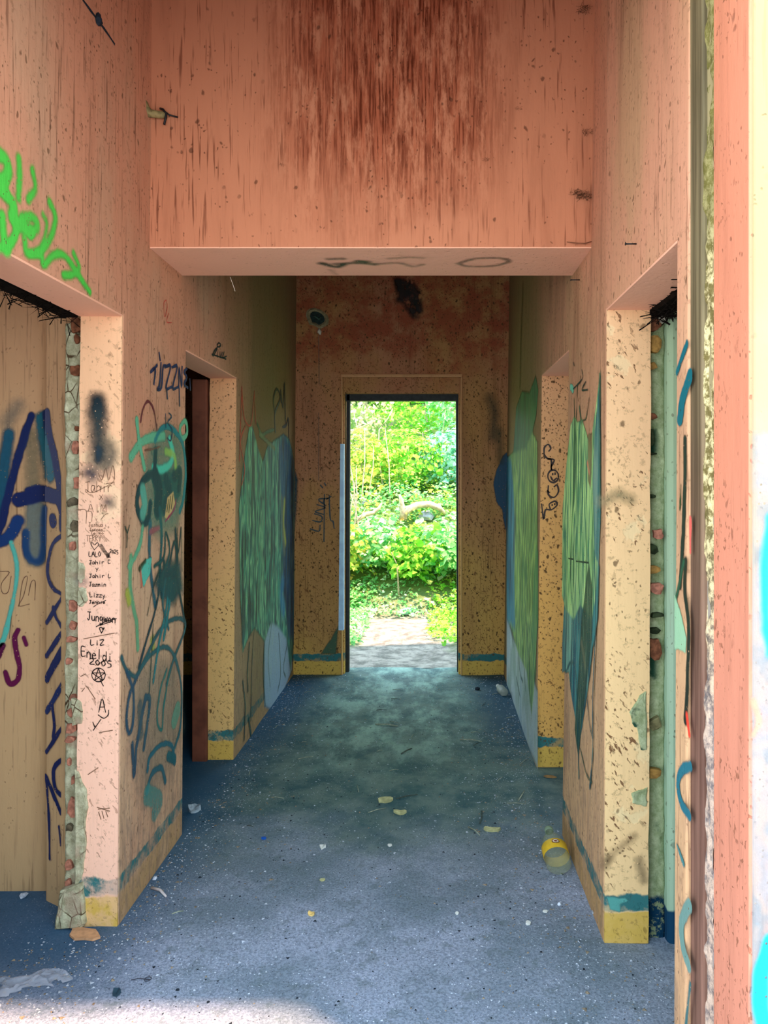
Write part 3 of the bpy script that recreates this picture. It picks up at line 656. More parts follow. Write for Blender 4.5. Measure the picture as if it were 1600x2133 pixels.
# --- left front room wall: the big A and what is under it
class Plane(Surf):
    def __init__(s, p0, p1):
        s.k = 'P'; s.p = p0; L = math.hypot(p1[0] - p0[0], p1[1] - p0[1]); s.dd = ((p1[0] - p0[0]) / L, (p1[1] - p0[1]) / L); s.L = L; s.nn = (s.dd[1], -s.dd[0])
    def hit(s, x, y):
        u = (x - PX) / F; v = (y - PY) / F           # (u*Y, Y) = p + t*dd
        t = (s.p[0] - u * s.p[1]) / (u * s.dd[1] - s.dd[0]); Y = s.p[1] + t * s.dd[1]
        return t, H - v * Y
    def pos(s, a, b, off): return (s.p[0] + a * s.dd[0] + s.nn[0] * off, s.p[1] + a * s.dd[1] + s.nn[1] * off, b)
SCH = Plane((-1.372, 2.655), (-1.288, 2.604))
BIG_A = [('s', [(66, 905), (68, 960), (70, 1015)], .045, (120, 120, 96), .02, .5), ('s', [(75, 1060), (74, 1110), (75, 1160)], .06, (110, 126, 120), .015, .7),
         ('s', [(18, 905), (10, 965), (2, 1030), (-6, 1080)], .035, (12, 84, 110), .012, .85), ('s', [(88, 870), (92, 905), (100, 940), (106, 990)], .04, (14, 96, 112), .012, .9),
         ('s', [(66, 866), (48, 920), (30, 985), (16, 1035), (5, 1085), (-6, 1115)], .024, NAVY, .005, 1), ('s', [(98, 862), (104, 905), (114, 950), (123, 1000), (130, 1050), (131, 1100)], .030, NAVY, .005, 1),
         ('s', [(40, 1041), (70, 1036), (92, 1031), (125, 1036)], .040, NAVY, .006, 1), ('s', [(60, 1022), (80, 1018), (112, 1028), (128, 1060)], .022, NAVY, .006, 1),
         ('s', [(-6, 1130), (14, 1122), (28, 1105), (38, 1085)], .036, (6, 52, 110), .008, 1), ('s', [(54, 1110), (56, 1150), (74, 1170), (90, 1152), (94, 1060)], .022, (8, 60, 108), .008, .95),
         ('s', [(110, 1082), (111, 1087)], .034, NAVY, .004, 1), ('s', [(16, 880), (38, 845)], .04, (30, 96, 110), .03, .35)]
UNDER = [('s', [(134, 1112), (112, 1132), (102, 1168), (101, 1200), (113, 1226), (134, 1240)], .017, NAVY, .003, 1), ('s', [(133, 1240), (99, 1296)], .018, NAVY, .003, 1),
         ('s', [(112, 1266), (120, 1290), (134, 1312)], .016, NAVY, .003, 1), ('s', [(134, 1312), (98, 1366)], .018, NAVY, .003, 1), ('s', [(133, 1350), (98, 1414)], .030, NAVY, .003, 1),
         ('s', [(132, 1425), (98, 1482)], .022, (10, 40, 96), .004, 1), ('s', [(110, 1468), (114, 1510), (112, 1535)], .014, NAVY, .003, 1), ('s', [(131, 1515), (98, 1566)], .016, NAVY, .003, 1),
         ('s', [(132, 1580), (114, 1600), (116, 1640), (132, 1660)], .018, NAVY, .003, 1), ('s', [(97, 1616), (103, 1700), (105, 1788)], .013, NAVY, .003, 1), ('s', [(97, 1617), (128, 1692)], .018, NAVY, .003, 1),
         ('s', [(124, 1722), (128, 1760)], .012, NAVY, .004, 1)]
CL1 = (np.array([-3.0, 0.0]), np.array([-1.374, 2.4])); CL2 = (np.array([0.002, 0.0]), np.array([SCH.L, 2.4]))
BIG_A = [(l[0], l[1], l[2] * 1.25) + l[3:] for l in BIG_A]
sheet('painted_letter', wr, SROOM, BIG_A, (.003, .003), .002, label='large navy blue spray painted letter A', clip=CL1)
sheet('painted_letter', wr, SCH, BIG_A, (.003, .003), .002, label='right leg of the navy letter A on the splayed corner', clip=CL2)
sheet('painted_tag', wr, SCH, UNDER, (.003, .003), .0025, label='column of navy angular letters painted down the corner', clip=CL2)
sheet('painted_letter', wr, SROOM, [('s', [(39, 1312), (32, 1330), (36, 1362), (42, 1388), (38, 1415), (22, 1424), (12, 1400)], .017, (96, 10, 66), .003, 1), ('s', [(50, 1328), (56, 1343)], .013, (96, 10, 66), .003, 1), ('s', [(6, 1345), (-4, 1370)], .02, (86, 10, 60), .003, 1)],
      (.003, .003), .003, label='dark purple letter S')
sheet('painted_stroke', wr, SROOM, [('s', [(24, 1130), (36, 1175), (33, 1225), (22, 1280), (8, 1330), (-6, 1352)], .016, (84, 186, 170), .005, .95)], (.003, .003), .003, label='turquoise curved stroke')
marker('marker_scribble', wr, SROOM, [[(0, 1190), (20, 1192), (4, 1215), (6, 1235), (18, 1232), (24, 1200)], [(40, 1262), (48, 1210), (58, 1202), (50, 1240), (40, 1262), (62, 1258)], [(60, 1240), (66, 1212), (74, 1212), (73, 1250)], [(28, 1250), (24, 1290), (20, 1330)]], .003, M_penf)

# --- left jamb: soot coloured spray and the column of names
sheet('spray_smudge', wall_left, SJ1, [('s', [(203, 836), (204, 850)], .05, (14, 36, 44), .030, .95), ('s', [(204, 870), (207, 920), (207, 950)], .055, (36, 54, 56), .035, .8), ('s', [(207, 935), (205, 960)], .012, (14, 44, 66), .015, .6),
       ('s', [(188, 984), (192, 988)], .03, (16, 44, 66), .035, .85), ('s', [(232, 930), (236, 950), (222, 975)], .03, (70, 78, 72), .035, .6), ('s', [(225, 1045), (228, 1047)], .02, (54, 62, 68), .032, .75), ('s', [(168, 1208), (173, 1212)], .02, (60, 72, 84), .03, .6)],
      (.003, .003), .0055, label='blurred black spray smudge')
NM = text('Jahir', 178, 1004, 58, 22, -.05) + [[(180, 1019), (196, 1026), (240, 1004)]] + [[(206, 985), (214, 1000), (222, 975), (228, 1000), (236, 970), (240, 985), (238, 1003), (222, 1008)]]
marker('marker_writing', wall_left, SJ1, NM, .0022, M_penf, .006, 'faded handwritten name under the smudge')
NM = text('AIM', 184, 1050, 40, 16) + [[(162, 1062), (181, 1063), (181, 1090)], [(181, 1064), (193, 1067), (193, 1086)], [(209, 1031), (216, 1040)], [(216, 1030), (209, 1041)], [(212, 1082), (220, 1072), (227, 1069)]] + text('Joshua', 186, 1088, 30, 9) + text('Torres', 188, 1099, 28, 7) + text('Telmo', 190, 1107, 28, 6) + [[(188, 1105), (220, 1106)]] + text('TERRY', 181, 1115, 32, 13)
marker('marker_writing', wall_left, SJ1, NM, .0018, M_penf, .006, 'faint pen names in the middle of the jamb')
NM = [[(198, 1145), (191, 1133), (194, 1130), (199, 1135), (204, 1130), (207, 1135), (198, 1145)]] + text('LALO', 186, 1149, 26, 10) + text('2025', 230, 1143, 18, 8, .2) + text('Jahir C', 187, 1167, 45, 8, -.03) + text('y', 200, 1179, 7, 8) + text('Jahir L', 187, 1195, 46, 8) + text('Jazmin', 187, 1212, 36, 9) + text('Lizzy', 188, 1232, 33, 10, .06) + text('Jennie', 187, 1250, 34, 7) + [[(196, 1264), (205, 1258), (222, 1250)]]
NM += [[(206 + 1.6 * k, 1135 + 2.2 * k), (214 + 1.6 * k, 1134 + 2.4 * k)] for k in range(12)] + [[(224, 1154 + 2 * k), (230, 1152 + 2 * k)] for k in range(5)]
marker('marker_writing', wall_left, SJ1, NM, .0024, M_pen, .006, 'black pen names with a small heart')
NM = text('Jungwon', 183, 1273, 60, 17, .12) + [[(202, 1305), (222, 1294), (244, 1288)], [(210, 1302), (236, 1293)]] + [[(213, 1318), (209, 1308), (214, 1306), (215, 1310), (219, 1307), (213, 1318)]] + text('LiZ', 189, 1332, 30, 11) + text('Eneldi', 170, 1346, 66, 20, .18) + text('2005', 187, 1369, 48, 13, .16)
NM += [[(207 + 14 * math.cos(a), 1405 + 14 * math.sin(a)) for a in np.linspace(0, 2 * math.pi, 14)]] + [[(207 + 14 * math.cos(a), 1405 + 14 * math.sin(a)), (207 + 14 * math.cos(b), 1405 + 14 * math.sin(b))] for a, b in [(-1.57 + k * 2.513, -1.57 + (k + 1) * 2.513) for k in range(5)]] + [[(210, 1415), (217, 1428)]]
NM += text('A', 206, 1455, 17, 28) + [[(206, 1488), (218, 1495), (227, 1488), (228, 1478)], [(212, 1497), (196, 1520)], [(195, 1503), (199, 1513)]]
marker('marker_writing', wall_left, SJ1, NM, .0034, M_pen, .006, 'bold black names, a ringed star and a letter A')
marker('marker_scribble', wall_left, SJ1, [[(204, 1680), (230, 1688)], [(206, 1684), (230, 1682)], [(207, 1690), (212, 1705)], [(214, 1688), (218, 1703)], [(222, 1688), (226, 1700)], [(200, 1385), (222, 1375)], [(170, 1408), (180, 1403)], [(182, 1428), (200, 1455)], [(208, 1525), (236, 1520)], [(185, 1612), (206, 1598)], [(176, 1330), (240, 1318)], [(172, 1440), (178, 1432)]], .003, M_penf, .006)

# --- left wall above the door: fluorescent green tag
GR = (70, 196, 70)
sheet('painted_tag', wall_left, SL, [('s', a, w * 1.45, GR, .010, o) for a, w, o in [([(-8, 318), (8, 330), (15, 350), (10, 372), (-8, 380)], .026, .9), ([(38, 330), (39, 370), (37, 412)], .015, .85), ([(66, 354), (72, 392), (58, 416)], .015, .85),
      ([(-8, 390), (14, 408), (27, 430), (26, 458), (62, 482)], .024, .95), ([(27, 430), (32, 480), (18, 508), (-8, 518)], .018, .95), ([(2, 450), (6, 490), (12, 520)], .022, .9), ([(44, 455), (66, 452), (76, 470), (62, 488)], .017, .85), ([(102, 420), (114, 452), (106, 490), (86, 520), (56, 528), (49, 495)], .016, .85),
      ([(88, 446), (96, 470), (88, 512)], .012, .75), ([(62, 528), (84, 532), (90, 552), (110, 532), (131, 531), (152, 556), (170, 585), (186, 608)], .015, .95), ([(131, 573), (152, 571), (163, 556), (152, 527)], .014, .9)]],
      (.004, .004), .002, label='fluorescent green spray paint tag above the left opening')
# --- left wall, first pier
DT, MT, LG = (10, 52, 66), (16, 118, 124), (96, 180, 140)
P1 = [('p', [(300, 960), (316, 905), (350, 885), (382, 915), (384, 1040), (366, 1110), (330, 1120), (296, 1090)], (70, 140, 120), .05, .5), ('p', [(318, 985), (340, 975), (372, 985), (374, 1030), (352, 1070), (326, 1075)], (14, 70, 76), .03, .75), ('s', [(284, 875), (288, 912), (295, 950), (300, 975)], .016, LG, .005, .9), ('s', [(272, 952), (290, 925), (312, 912), (340, 908)], .022, LG, .006, .85), ('s', [(383, 876), (374, 892), (378, 912), (388, 905), (388, 884), (383, 876)], .014, LG, .004, .85),
      ('s', [(318, 975), (335, 978), (352, 968), (360, 945), (352, 915)], .018, (70, 200, 170), .006, .9), ('s', [(345, 940), (362, 950), (366, 985)], .018, (150, 196, 80), .006, .7), ('s', [(322, 918), (333, 896), (350, 889), (368, 904), (381, 930), (386, 985), (381, 1040), (374, 1065)], .014, MT, .005, .95),
      ('s', [(323, 938), (322, 965), (318, 985), (300, 998), (286, 1030), (286, 1062), (298, 1086), (308, 1080), (312, 1050)], .020, DT, .005, 1), ('s', [(296, 1020), (300, 1050), (296, 1070)], .030, (86, 170, 150), .006, .8),
      ('s', [(322, 990), (330, 1020), (328, 1060)], .045, DT, .006, 1), ('s', [(345, 1000), (352, 1025), (342, 1060)], .035, (12, 60, 70), .006, 1), ('s', [(362, 992), (374, 985), (372, 1015)], .030, DT, .006, .95), ('s', [(332, 1060), (336, 1120), (332, 1190), (336, 1240)], .014, (18, 84, 92), .004, .9),
      ('s', [(312, 1090), (310, 1140), (314, 1200), (322, 1260)], .016, (20, 90, 110), .006, .8), ('s', [(268, 1180), (280, 1160), (292, 1130), (296, 1100)], .014, LG, .006, .8), ('s', [(272, 1160), (270, 1220), (278, 1270), (284, 1300), (286, 1350)], .016, (100, 176, 130), .006, .75), ('s', [(264, 1236), (268, 1252)], .02, (176, 190, 70), .008, .7), ('s', [(316, 1335), (318, 1350)], .025, (176, 190, 70), .01, .6),
      ('p', [(342, 1078), (348, 1036), (360, 1024), (364, 1048), (350, 1083)], (206, 176, 116), .004, .95), ('s', [(366, 1040), (361, 1062), (344, 1085)], .006, (140, 20, 80), .002, 1), ('s', [(312, 1108), (322, 1103), (330, 1100)], .012, (160, 70, 90), .006, .7),
      ('p', [(292, 1184), (304, 1164), (316, 1160), (312, 1194), (298, 1222)], (80, 190, 170), .003, .9), ('s', [(292, 1186), (294, 1222)], .006, (200, 110, 90), .002, .8), ('s', [(302, 1168), (290, 1185)], .012, (40, 60, 40), .004, .8),
      ('s', [(292, 878), (297, 852), (308, 836), (320, 856), (326, 896)], .010, (104, 34, 48), .003, .95), ('s', [(300, 938), (318, 935), (334, 930)], .007, (120, 60, 50), .003, .8)]
P1 = [(l[0], l[1], l[2] * 1.7, l[3], l[4] * 1.4, l[5]) if l[0] == 's' and l[3] not in ((104, 34, 48), (120, 60, 50)) else l for l in P1]
sheet('painted_figure', wall_left, SL, P1, (.003, .004), .002, label='green, teal and navy figure with a yellow toothed mouth')
P2 = [('p', [(330, 1190), (346, 1165), (374, 1170), (380, 1230), (360, 1260), (338, 1250), (318, 1215)], (14, 74, 84), .03, .75), ('p', [(268, 1420), (310, 1360), (370, 1370), (380, 1520), (340, 1640), (300, 1680), (270, 1560)], (90, 120, 110), .08, .3)] + [('s', p, w * 1.5, c, .006, o) for p, w, c, o in [
      ([(252, 1370), (262, 1395), (282, 1408), (300, 1375), (332, 1312), (360, 1290), (382, 1292), (383, 1315), (360, 1375), (346, 1425)], .013, (34, 88, 96), .85),
      ([(295, 1388), (315, 1362), (345, 1348), (365, 1375), (377, 1437), (375, 1512), (363, 1557)], .013, (36, 92, 100), .85), ([(262, 1398), (276, 1440), (276, 1500), (268, 1528), (262, 1500), (268, 1450), (284, 1410)], .013, (40, 76, 100), .85),
      ([(302, 1450), (284, 1550), (278, 1614), (274, 1550)], .016, (40, 74, 96), .8), ([(302, 1452), (311, 1462), (298, 1560)], .016, (40, 80, 96), .8), ([(290, 1470), (292, 1530)], .03, (60, 88, 96), .45),
      ([(306, 1605), (312, 1575), (337, 1550), (357, 1555), (363, 1590)], .014, (30, 96, 110), .85), ([(305, 1650), (315, 1612), (335, 1600), (343, 1628)], .016, (40, 92, 104), .85), ([(350, 1575), (362, 1582)], .03, (24, 92, 100), .8),
      ([(305, 1655), (330, 1668), (322, 1690)], .05, (70, 150, 140), .5),
      ([(335, 1190), (325, 1260), (305, 1330), (288, 1390)], .010, DT, .9), ([(352, 1208), (345, 1270), (330, 1340), (318, 1420)], .011, MT, .9), ([(350, 1212), (366, 1200), (372, 1230), (378, 1262), (384, 1300)], .011, DT, .95), ([(344, 1206), (338, 1260), (350, 1310)], .010, (16, 84, 96), .9), ([(356, 1216), (350, 1270), (340, 1330)], .014, MT, .85),
      ([(340, 1170), (345, 1200), (368, 1175), (362, 1130), (352, 1175)], .012, DT, .95), ([(366, 1170), (364, 1100), (370, 1150), (376, 1100)], .009, DT, .95), ([(320, 1180), (340, 1160), (344, 1110), (352, 1150), (336, 1205)], .010, (12, 70, 76), .95),
      ([(346, 1395), (332, 1440), (326, 1500), (336, 1520), (340, 1470), (352, 1400)], .009, (26, 110, 104), .9), ([(318, 1300), (310, 1440)], .006, (30, 60, 60), .8), ([(306, 1280), (316, 1230), (330, 1190)], .005, (20, 36, 36), .9), ([(362, 1500), (368, 1480)], .05, (90, 170, 140), .45), ([(352, 1225), (356, 1232)], .05, (10, 66, 76), .9)]]
sheet('painted_scrawl', wall_left, SL, P2, (.003, .004), .0028, label='tangled dark teal loops and drips low on the left pier')
# pen work on the same pier
ZN = [[(312, 775), (322, 768), (319, 800)], [(318, 770), (326, 760)], [(330, 735), (332, 750)]] + [[(334, 756), (331, 800), (326, 812), (335, 806), (338, 765), (344, 762)]] + \
     [[(342, 765), (354, 763), (344, 808), (356, 806)], [(357, 765), (368, 764), (358, 808), (370, 806)], [(371, 806), (372, 766), (377, 806), (378, 764)], [(388, 768), (382, 775), (388, 786), (382, 800), (390, 808)], [(346, 810), (347, 830)], [(372, 810), (373, 845)], [(394, 790), (395, 812)]]
marker('marker_writing', wall_left, SL, ZN, .013, M_penb, .0034, 'blue black marker tag high on the left pier')
marker('marker_writing', wall_left, SL, [[(345, 625), (340, 632), (342, 660), (347, 640), (345, 625)], [(350, 652), (346, 670), (356, 672)]], .004, M_penr, .003, 'small red initials')
marker('marker_writing', wall_left, SL, [[(343, 862), (344, 890)], [(350, 860), (356, 868), (348, 880), (357, 895), (354, 918), (347, 912)]], .007, M_penb, .0036)
marker('marker_writing', wall_left, SL, [[(258, 1096), (263, 1112), (262, 1140)], [(268, 1094), (263, 1112)], [(368, 1100), (369, 1160)], [(376, 1098), (378, 1190)], [(350, 1040), (346, 1066)], [(354, 1034), (350, 1068)], [(359, 1030), (355, 1060)]], .006, M_pent, .0036)
# --- over the inner left door and beyond
marker('marker_writing', wall_left, SL, [[(441, 741), (446, 730), (452, 724), (447, 735), (443, 742)], [(455, 714), (451, 719), (455, 723), (459, 718), (455, 714)], [(453, 728), (452, 744)], [(457, 733), (458, 745), (462, 734)], [(466, 733), (463, 745), (471, 742)], [(440, 738), (470, 748)]], .008, M_pent, .003, 'small dark tag over the inner left doorway')
marker('painted_letter', wall_left, SL, [[(503, 806), (501, 865), (498, 960)], [(503, 808), (508, 870), (522, 884), (529, 815)], [(511, 886), (500, 920), (509, 975), (503, 1010)], [(529, 820), (532, 882)]], .014, M_penr, .003, 'thin red letter strokes')
marker('painted_letter', wall_left, SL, [[(572, 862), (569, 832), (576, 810), (583, 830), (572, 862), (573, 900)], [(585, 838), (584, 812), (589, 850), (592, 796), (594, 880)], [(588, 890), (596, 885), (600, 872), (601, 910)]], .022, M_pent, .003, 'two dark green capital letters')
def mural(cols, fs, ft, seed, base_alpha=1.0, am=0.0):
    cols = [np.array(lin(c)[:3]) for c in cols]
    def f(S, T):
        n = np.clip((fbm(S * fs, T * ft, seed, 4) - 0.28) / 0.44, 0, .999) * (len(cols) - 1); i = n.astype(int); fr = (n - i)[..., None]
        A_ = np.array(cols); rgb = A_[i] * (1 - fr) + A_[np.minimum(i + 1, len(cols) - 1)] * fr
        a = np.clip(1.0 - am * np.clip((fbm(S * fs * 1.3, T * ft * .8, seed + 5, 3) - .5) * 6, 0, 1), 0, 1)
        return rgb, a * base_alpha
    return f
MUR = [('p', [(550, 1335), (563, 1298), (580, 1290), (606, 1290), (608, 1395), (590, 1440), (566, 1480), (550, 1470)], (150, 178, 200), .02, .85),
       ('p', [(497, 1060), (507, 960), (519, 888), (526, 890), (536, 932), (547, 962), (556, 930), (570, 918), (590, 905), (602, 915), (612, 960), (613, 1330), (604, 1396), (596, 1330), (578, 1305), (563, 1296), (551, 1335), (540, 1320), (529, 1308), (516, 1330), (505, 1358), (500, 1250)],
        mural([(2, 40, 60), (8, 92, 104), (70, 170, 140), (4, 60, 84), (130, 206, 160), (10, 100, 108), (2, 44, 66)], 20, 2.6, 31), .02, 1),
       ('p', [(590, 905), (604, 925), (612, 960), (612, 1330), (600, 1330), (588, 1200), (584, 1050), (580, 930)], mural([(4, 42, 70), (0, 66, 110), (8, 84, 128), (4, 40, 70)], 10, 2.2, 33), .04, .9),
       ('s', [(592, 1045), (590, 1090), (594, 1130)], .05, (196, 200, 60), .03, .8), ('s', [(586, 1040), (588, 1100), (592, 1150)], .07, (110, 120, 96), .02, .6), ('s', [(588, 1215), (586, 1240), (590, 1270)], .12, (20, 120, 170), .04, .8),
       ('s', [(535, 882), (545, 905), (556, 900), (570, 895)], .022, (50, 84, 52), .01, .9), ('s', [(540, 905), (572, 935)], .03, (100, 110, 60), .01, .8)]
MUR += [('s', p, w, (10, 62, 66), .006, .9) for p, w in [([(519, 1340), (515, 1400), (516, 1440)], .018), ([(529, 1310), (524, 1390), (522, 1500)], .012), ([(505, 1420), (510, 1470), (508, 1540)], .02), ([(551, 1335), (548, 1400), (552, 1470)], .02), ([(565, 1300), (558, 1370), (562, 1430)], .012), ([(580, 1320), (584, 1400), (578, 1440)], .02), ([(598, 1340), (590, 1390), (594, 1410)], .02), ([(518, 1500), (522, 1530)], .03)]]
sheet('painted_mural', wall_left, SL, MUR, (.008, .008), .0022, M_mural, 'teal and green scraped mural beyond the inner left doorway')
# --- end wall
marker('marker_writing', wf, SFAR, [[(664 + .27 * (19 * i + 16 * px) - 18 * (1 - py), 1108 - .96 * (19 * i + 16 * px) - 5 * (1 - py)) for px, py in pl] for i, ch in enumerate('LUNA') for pl in GLY[ch]] + [[(668, 1010), (672, 1016)], [(676, 1006), (679, 1011)], [(676, 1030), (675, 1128)], [(686, 1032), (688, 1080), (694, 1086), (696, 1100)], [(680, 1040), (690, 1034)]], .010, M_pent, .004, 'slanting black marker word left of the garden doorway')
sheet('painted_patch', wf, SFAR, [('p', [(1060, 938), (1048, 950), (1034, 980), (1028, 1010), (1034, 1045), (1046, 1062), (1052, 1100), (1060, 1120)], (4, 62, 88), .008, 1), ('p', [(614, 980), (620, 1000), (618, 1060), (612, 1120)], (8, 60, 66), .012, .8)], (.005, .005), .003, label='dark teal paint lapping round the end wall corners')
sheet('soot_stain', wf, SFAR, [('p', [(822, 582), (858, 582), (876, 610), (880, 650), (862, 664), (846, 640), (830, 622)], mural([(14, 16, 12), (60, 34, 24), (20, 18, 14), (96, 54, 40)], 26, 22, 81, 1, 1), .03, .9), ('s', [(833, 590), (838, 606), (850, 612)], .06, (14, 16, 14), .03, .9), ('s', [(864, 625), (870, 645)], .04, (20, 22, 16), .03, .85), ('s', [(826, 585), (840, 600), (830, 625)], .04, (40, 26, 20), .03, .7), ('s', [(848, 640), (866, 660)], .03, (34, 26, 20), .03, .7),
      ('s', [(1020, 830), (1030, 860), (1026, 910)], .06, (60, 58, 34), .06, .6), ('s', [(1040, 900), (1042, 960)], .05, (60, 66, 34), .05, .5)], (.005, .005), .0035, label='black soot stain under the ceiling')
marker('marker_scribble', wf, SFAR, [[(664, 700), (665, 800)], [(664, 860), (664, 1000)]], .008, M_penf, .004)
sheet('paint_patch', wf, SFAR, [('p', [(668, 1362), (690, 1330), (706, 1300), (700, 1362)], (60, 92, 66), .008, .8)], (.005, .005), .003)
# --- right wall, inner pier
MR2 = [('p', [(1056, 1285), (1070, 1330), (1100, 1380), (1121, 1440), (1121, 1600), (1090, 1530), (1056, 1450)], mural([(170, 196, 206), (196, 214, 216), (160, 186, 180)], 8, 4, 41), .03, .85),
       ('p', [(1056, 955), (1066, 945), (1092, 925), (1110, 900), (1120, 920), (1121, 1250), (1117, 1400), (1108, 1490), (1098, 1400), (1080, 1360), (1066, 1310), (1056, 1280)],
        mural([(50, 100, 50), (140, 190, 110), (196, 232, 130), (90, 150, 90), (30, 110, 86), (176, 222, 130), (70, 120, 60)], 22, 2.4, 43), .02, .95),
       ('p', [(1055, 950), (1066, 960), (1074, 1080), (1072, 1200), (1074, 1310), (1056, 1290)], mural([(6, 80, 120), (30, 130, 170), (70, 160, 190)], 8, 2.4, 44), .04, .9),
       ('p', [(1117, 782), (1122, 813), (1118, 864), (1110, 900), (1096, 935), (1070, 944), (1076, 850), (1088, 815), (1104, 818)], mural([(20, 84, 60), (40, 120, 84), (16, 70, 56)], 10, 2, 45), .02, .95),
       ('p', [(1117, 1130), (1122, 1150), (1122, 1300), (1112, 1400), (1108, 1300)], (40, 140, 90), .02, .7), ('s', [(1090, 600), (1086, 700), (1084, 800)], .06, (96, 96, 48), .06, .5)]
MR2 += [('s', p, .02, (14, 70, 74), .008, .9) for p in ([(1064, 1300), (1070, 1345)], [(1080, 1340), (1084, 1400), (1090, 1420)], [(1098, 1300), (1104, 1400), (1105, 1460)], [(1092, 1380), (1096, 1440)], [(1076, 1410), (1084, 1450)])]
sheet('painted_mural', wall_right, SR, MR2, (.010, .010), .0022, M_mural, 'green and blue scraped mural beyond the inner right doorway')
# --- right wall, front pier
MR1 = [('p', [(1172, 1340), (1180, 1200), (1196, 1170), (1214, 1200), (1236, 1150), (1250, 1180), (1246, 1290), (1236, 1350), (1228, 1420), (1216, 1500), (1206, 1560), (1200, 1500), (1190, 1440), (1186, 1400), (1172, 1400)], mural([(20, 84, 104), (60, 140, 140), (8, 66, 84), (120, 180, 160)], 16, 1.6, 51), .01, .95),
       ('p', [(1172, 1240), (1173, 1060), (1182, 960), (1190, 885), (1197, 868), (1204, 880), (1214, 874), (1222, 900), (1230, 930), (1238, 880), (1246, 820), (1252, 770), (1252, 1010), (1248, 1140), (1244, 1230), (1234, 1290), (1210, 1260), (1196, 1290), (1180, 1270)],
        mural([(40, 96, 70), (150, 214, 130), (206, 244, 160), (90, 160, 110), (30, 110, 96), (186, 232, 150), (60, 120, 80)], 34, 2.6, 53), .008, 1),
       ('p', [(1240, 900), (1252, 780), (1253, 1060), (1248, 1180), (1240, 1150), (1236, 1000)], mural([(10, 60, 72), (40, 110, 120), (120, 160, 150)], 16, 2, 55), .008, .95),
       ('p', [(1226, 905), (1236, 900), (1232, 1020), (1226, 1000)], (120, 90, 66), .006, .85), ('s', [(1225, 965), (1229, 985)], .02, (220, 120, 100), .004, .9),
       ('p', [(1222, 1210), (1228, 1170), (1236, 1230), (1234, 1330), (1224, 1420), (1214, 1500), (1206, 1580), (1198, 1520), (1206, 1400), (1212, 1300)], (30, 62, 52), .006, .9), ('s', [(1213, 1340), (1220, 1385)], .03, (120, 120, 90), .02, .6),
       ('s', [(1240, 1150), (1242, 1300), (1236, 1450), (1236, 1560), (1230, 1640)], .014, (12, 78, 92), .003, .95), ('s', [(1222, 1430), (1228, 1500), (1236, 1540)], .008, (12, 70, 80), .003, .95), ('s', [(1180, 1400), (1190, 1380), (1200, 1395), (1204, 1500), (1207, 1620)], .014, (14, 78, 86), .003, .95), ('s', [(1210, 1560), (1222, 1610), (1234, 1630)], .010, (60, 88, 70), .003, .8),
       ('s', [(1204, 800), (1201, 880)], .008, (24, 40, 30), .002, .9), ('s', [(1228, 830), (1222, 870), (1214, 878)], .008, (24, 40, 30), .002, .9), ('s', [(1197, 830), (1198, 885)], .008, (24, 50, 40), .002, .9), ('s', [(1208, 848), (1212, 880)], .016, (10, 50, 44), .003, .95), ('s', [(1190, 806), (1195, 812)], .03, (110, 200, 170), .004, .9), ('s', [(1250, 780), (1252, 900), (1252, 1060)], .010, (8, 30, 30), .003, .95)]
sheet('painted_mural', wall_right, SR, MR1, (.003, .006), .0022, M_mural, 'bright green scraped mural on the front right pier')
marker('marker_scribble', wall_right, SR, [[(1186, 1163), (1196, 1165)], [(1202, 1169), (1228, 1172)], [(1214, 770), (1214, 790), (1196, 810)], [(1222, 795), (1214, 812), (1226, 812)], [(1196, 755), (1198, 762)]], .007, M_pent, .004)
# --- right inner jamb: pen figures in a column
marker('marker_writing', wall_right, SJR2, [[(1133, 946), (1134, 932), (1142, 926), (1147, 934), (1143, 940)], [(1133, 946), (1140, 955), (1154, 958), (1148, 972), (1149, 978)], [(1141, 956), (1148, 958), (1148, 978)],
       [(1152 + 11 * math.cos(a), 992 + 13 * math.sin(a)) for a in np.linspace(0, 6.3, 14)], [(1147, 993), (1152, 1001), (1159, 996)], [(1151, 986), (1151, 989)], [(1156, 985), (1156, 988)],
       [(1142, 1012), (1142, 1030), (1154, 1036), (1163, 1024), (1160, 1010), (1154, 1014)], [(1140, 1022), (1144, 1026)], [(1128, 1050), (1132, 1082), (1136, 1062), (1148, 1062), (1160, 1052), (1156, 1044), (1144, 1050), (1146, 1060)], [(1150, 1051), (1150, 1053)], [(1155, 1049), (1155, 1051)]], .0085, M_pen, .006, 'black marker doodles with smiling faces running down the jamb')
# --- right front jamb: teal dabs near the foot
sheet('paint_patch', wall_right, SJR, [('p', [(1263, 1866), (1300, 1868), (1310, 1874), (1292, 1882), (1290, 1896), (1270, 1892)], (86, 160, 150), .004, .9)], (.003, .003), .006, label='teal dab above the yellow skirting')
sheet('soot_stain', wall_right, SJR, [('s', [(1257, 1045), (1285, 1030), (1310, 1040)], .03, (150, 140, 100), .03, .6), ('s', [(1262, 1790), (1290, 1765), (1320, 1740)], .02, (96, 74, 48), .02, .35), ('s', [(1258, 1800), (1264, 1790)], .03, (84, 70, 48), .02, .4), ('s', [(1330, 1790), (1340, 1830)], .03, (60, 56, 44), .02, .4)], (.004, .004), .0062)
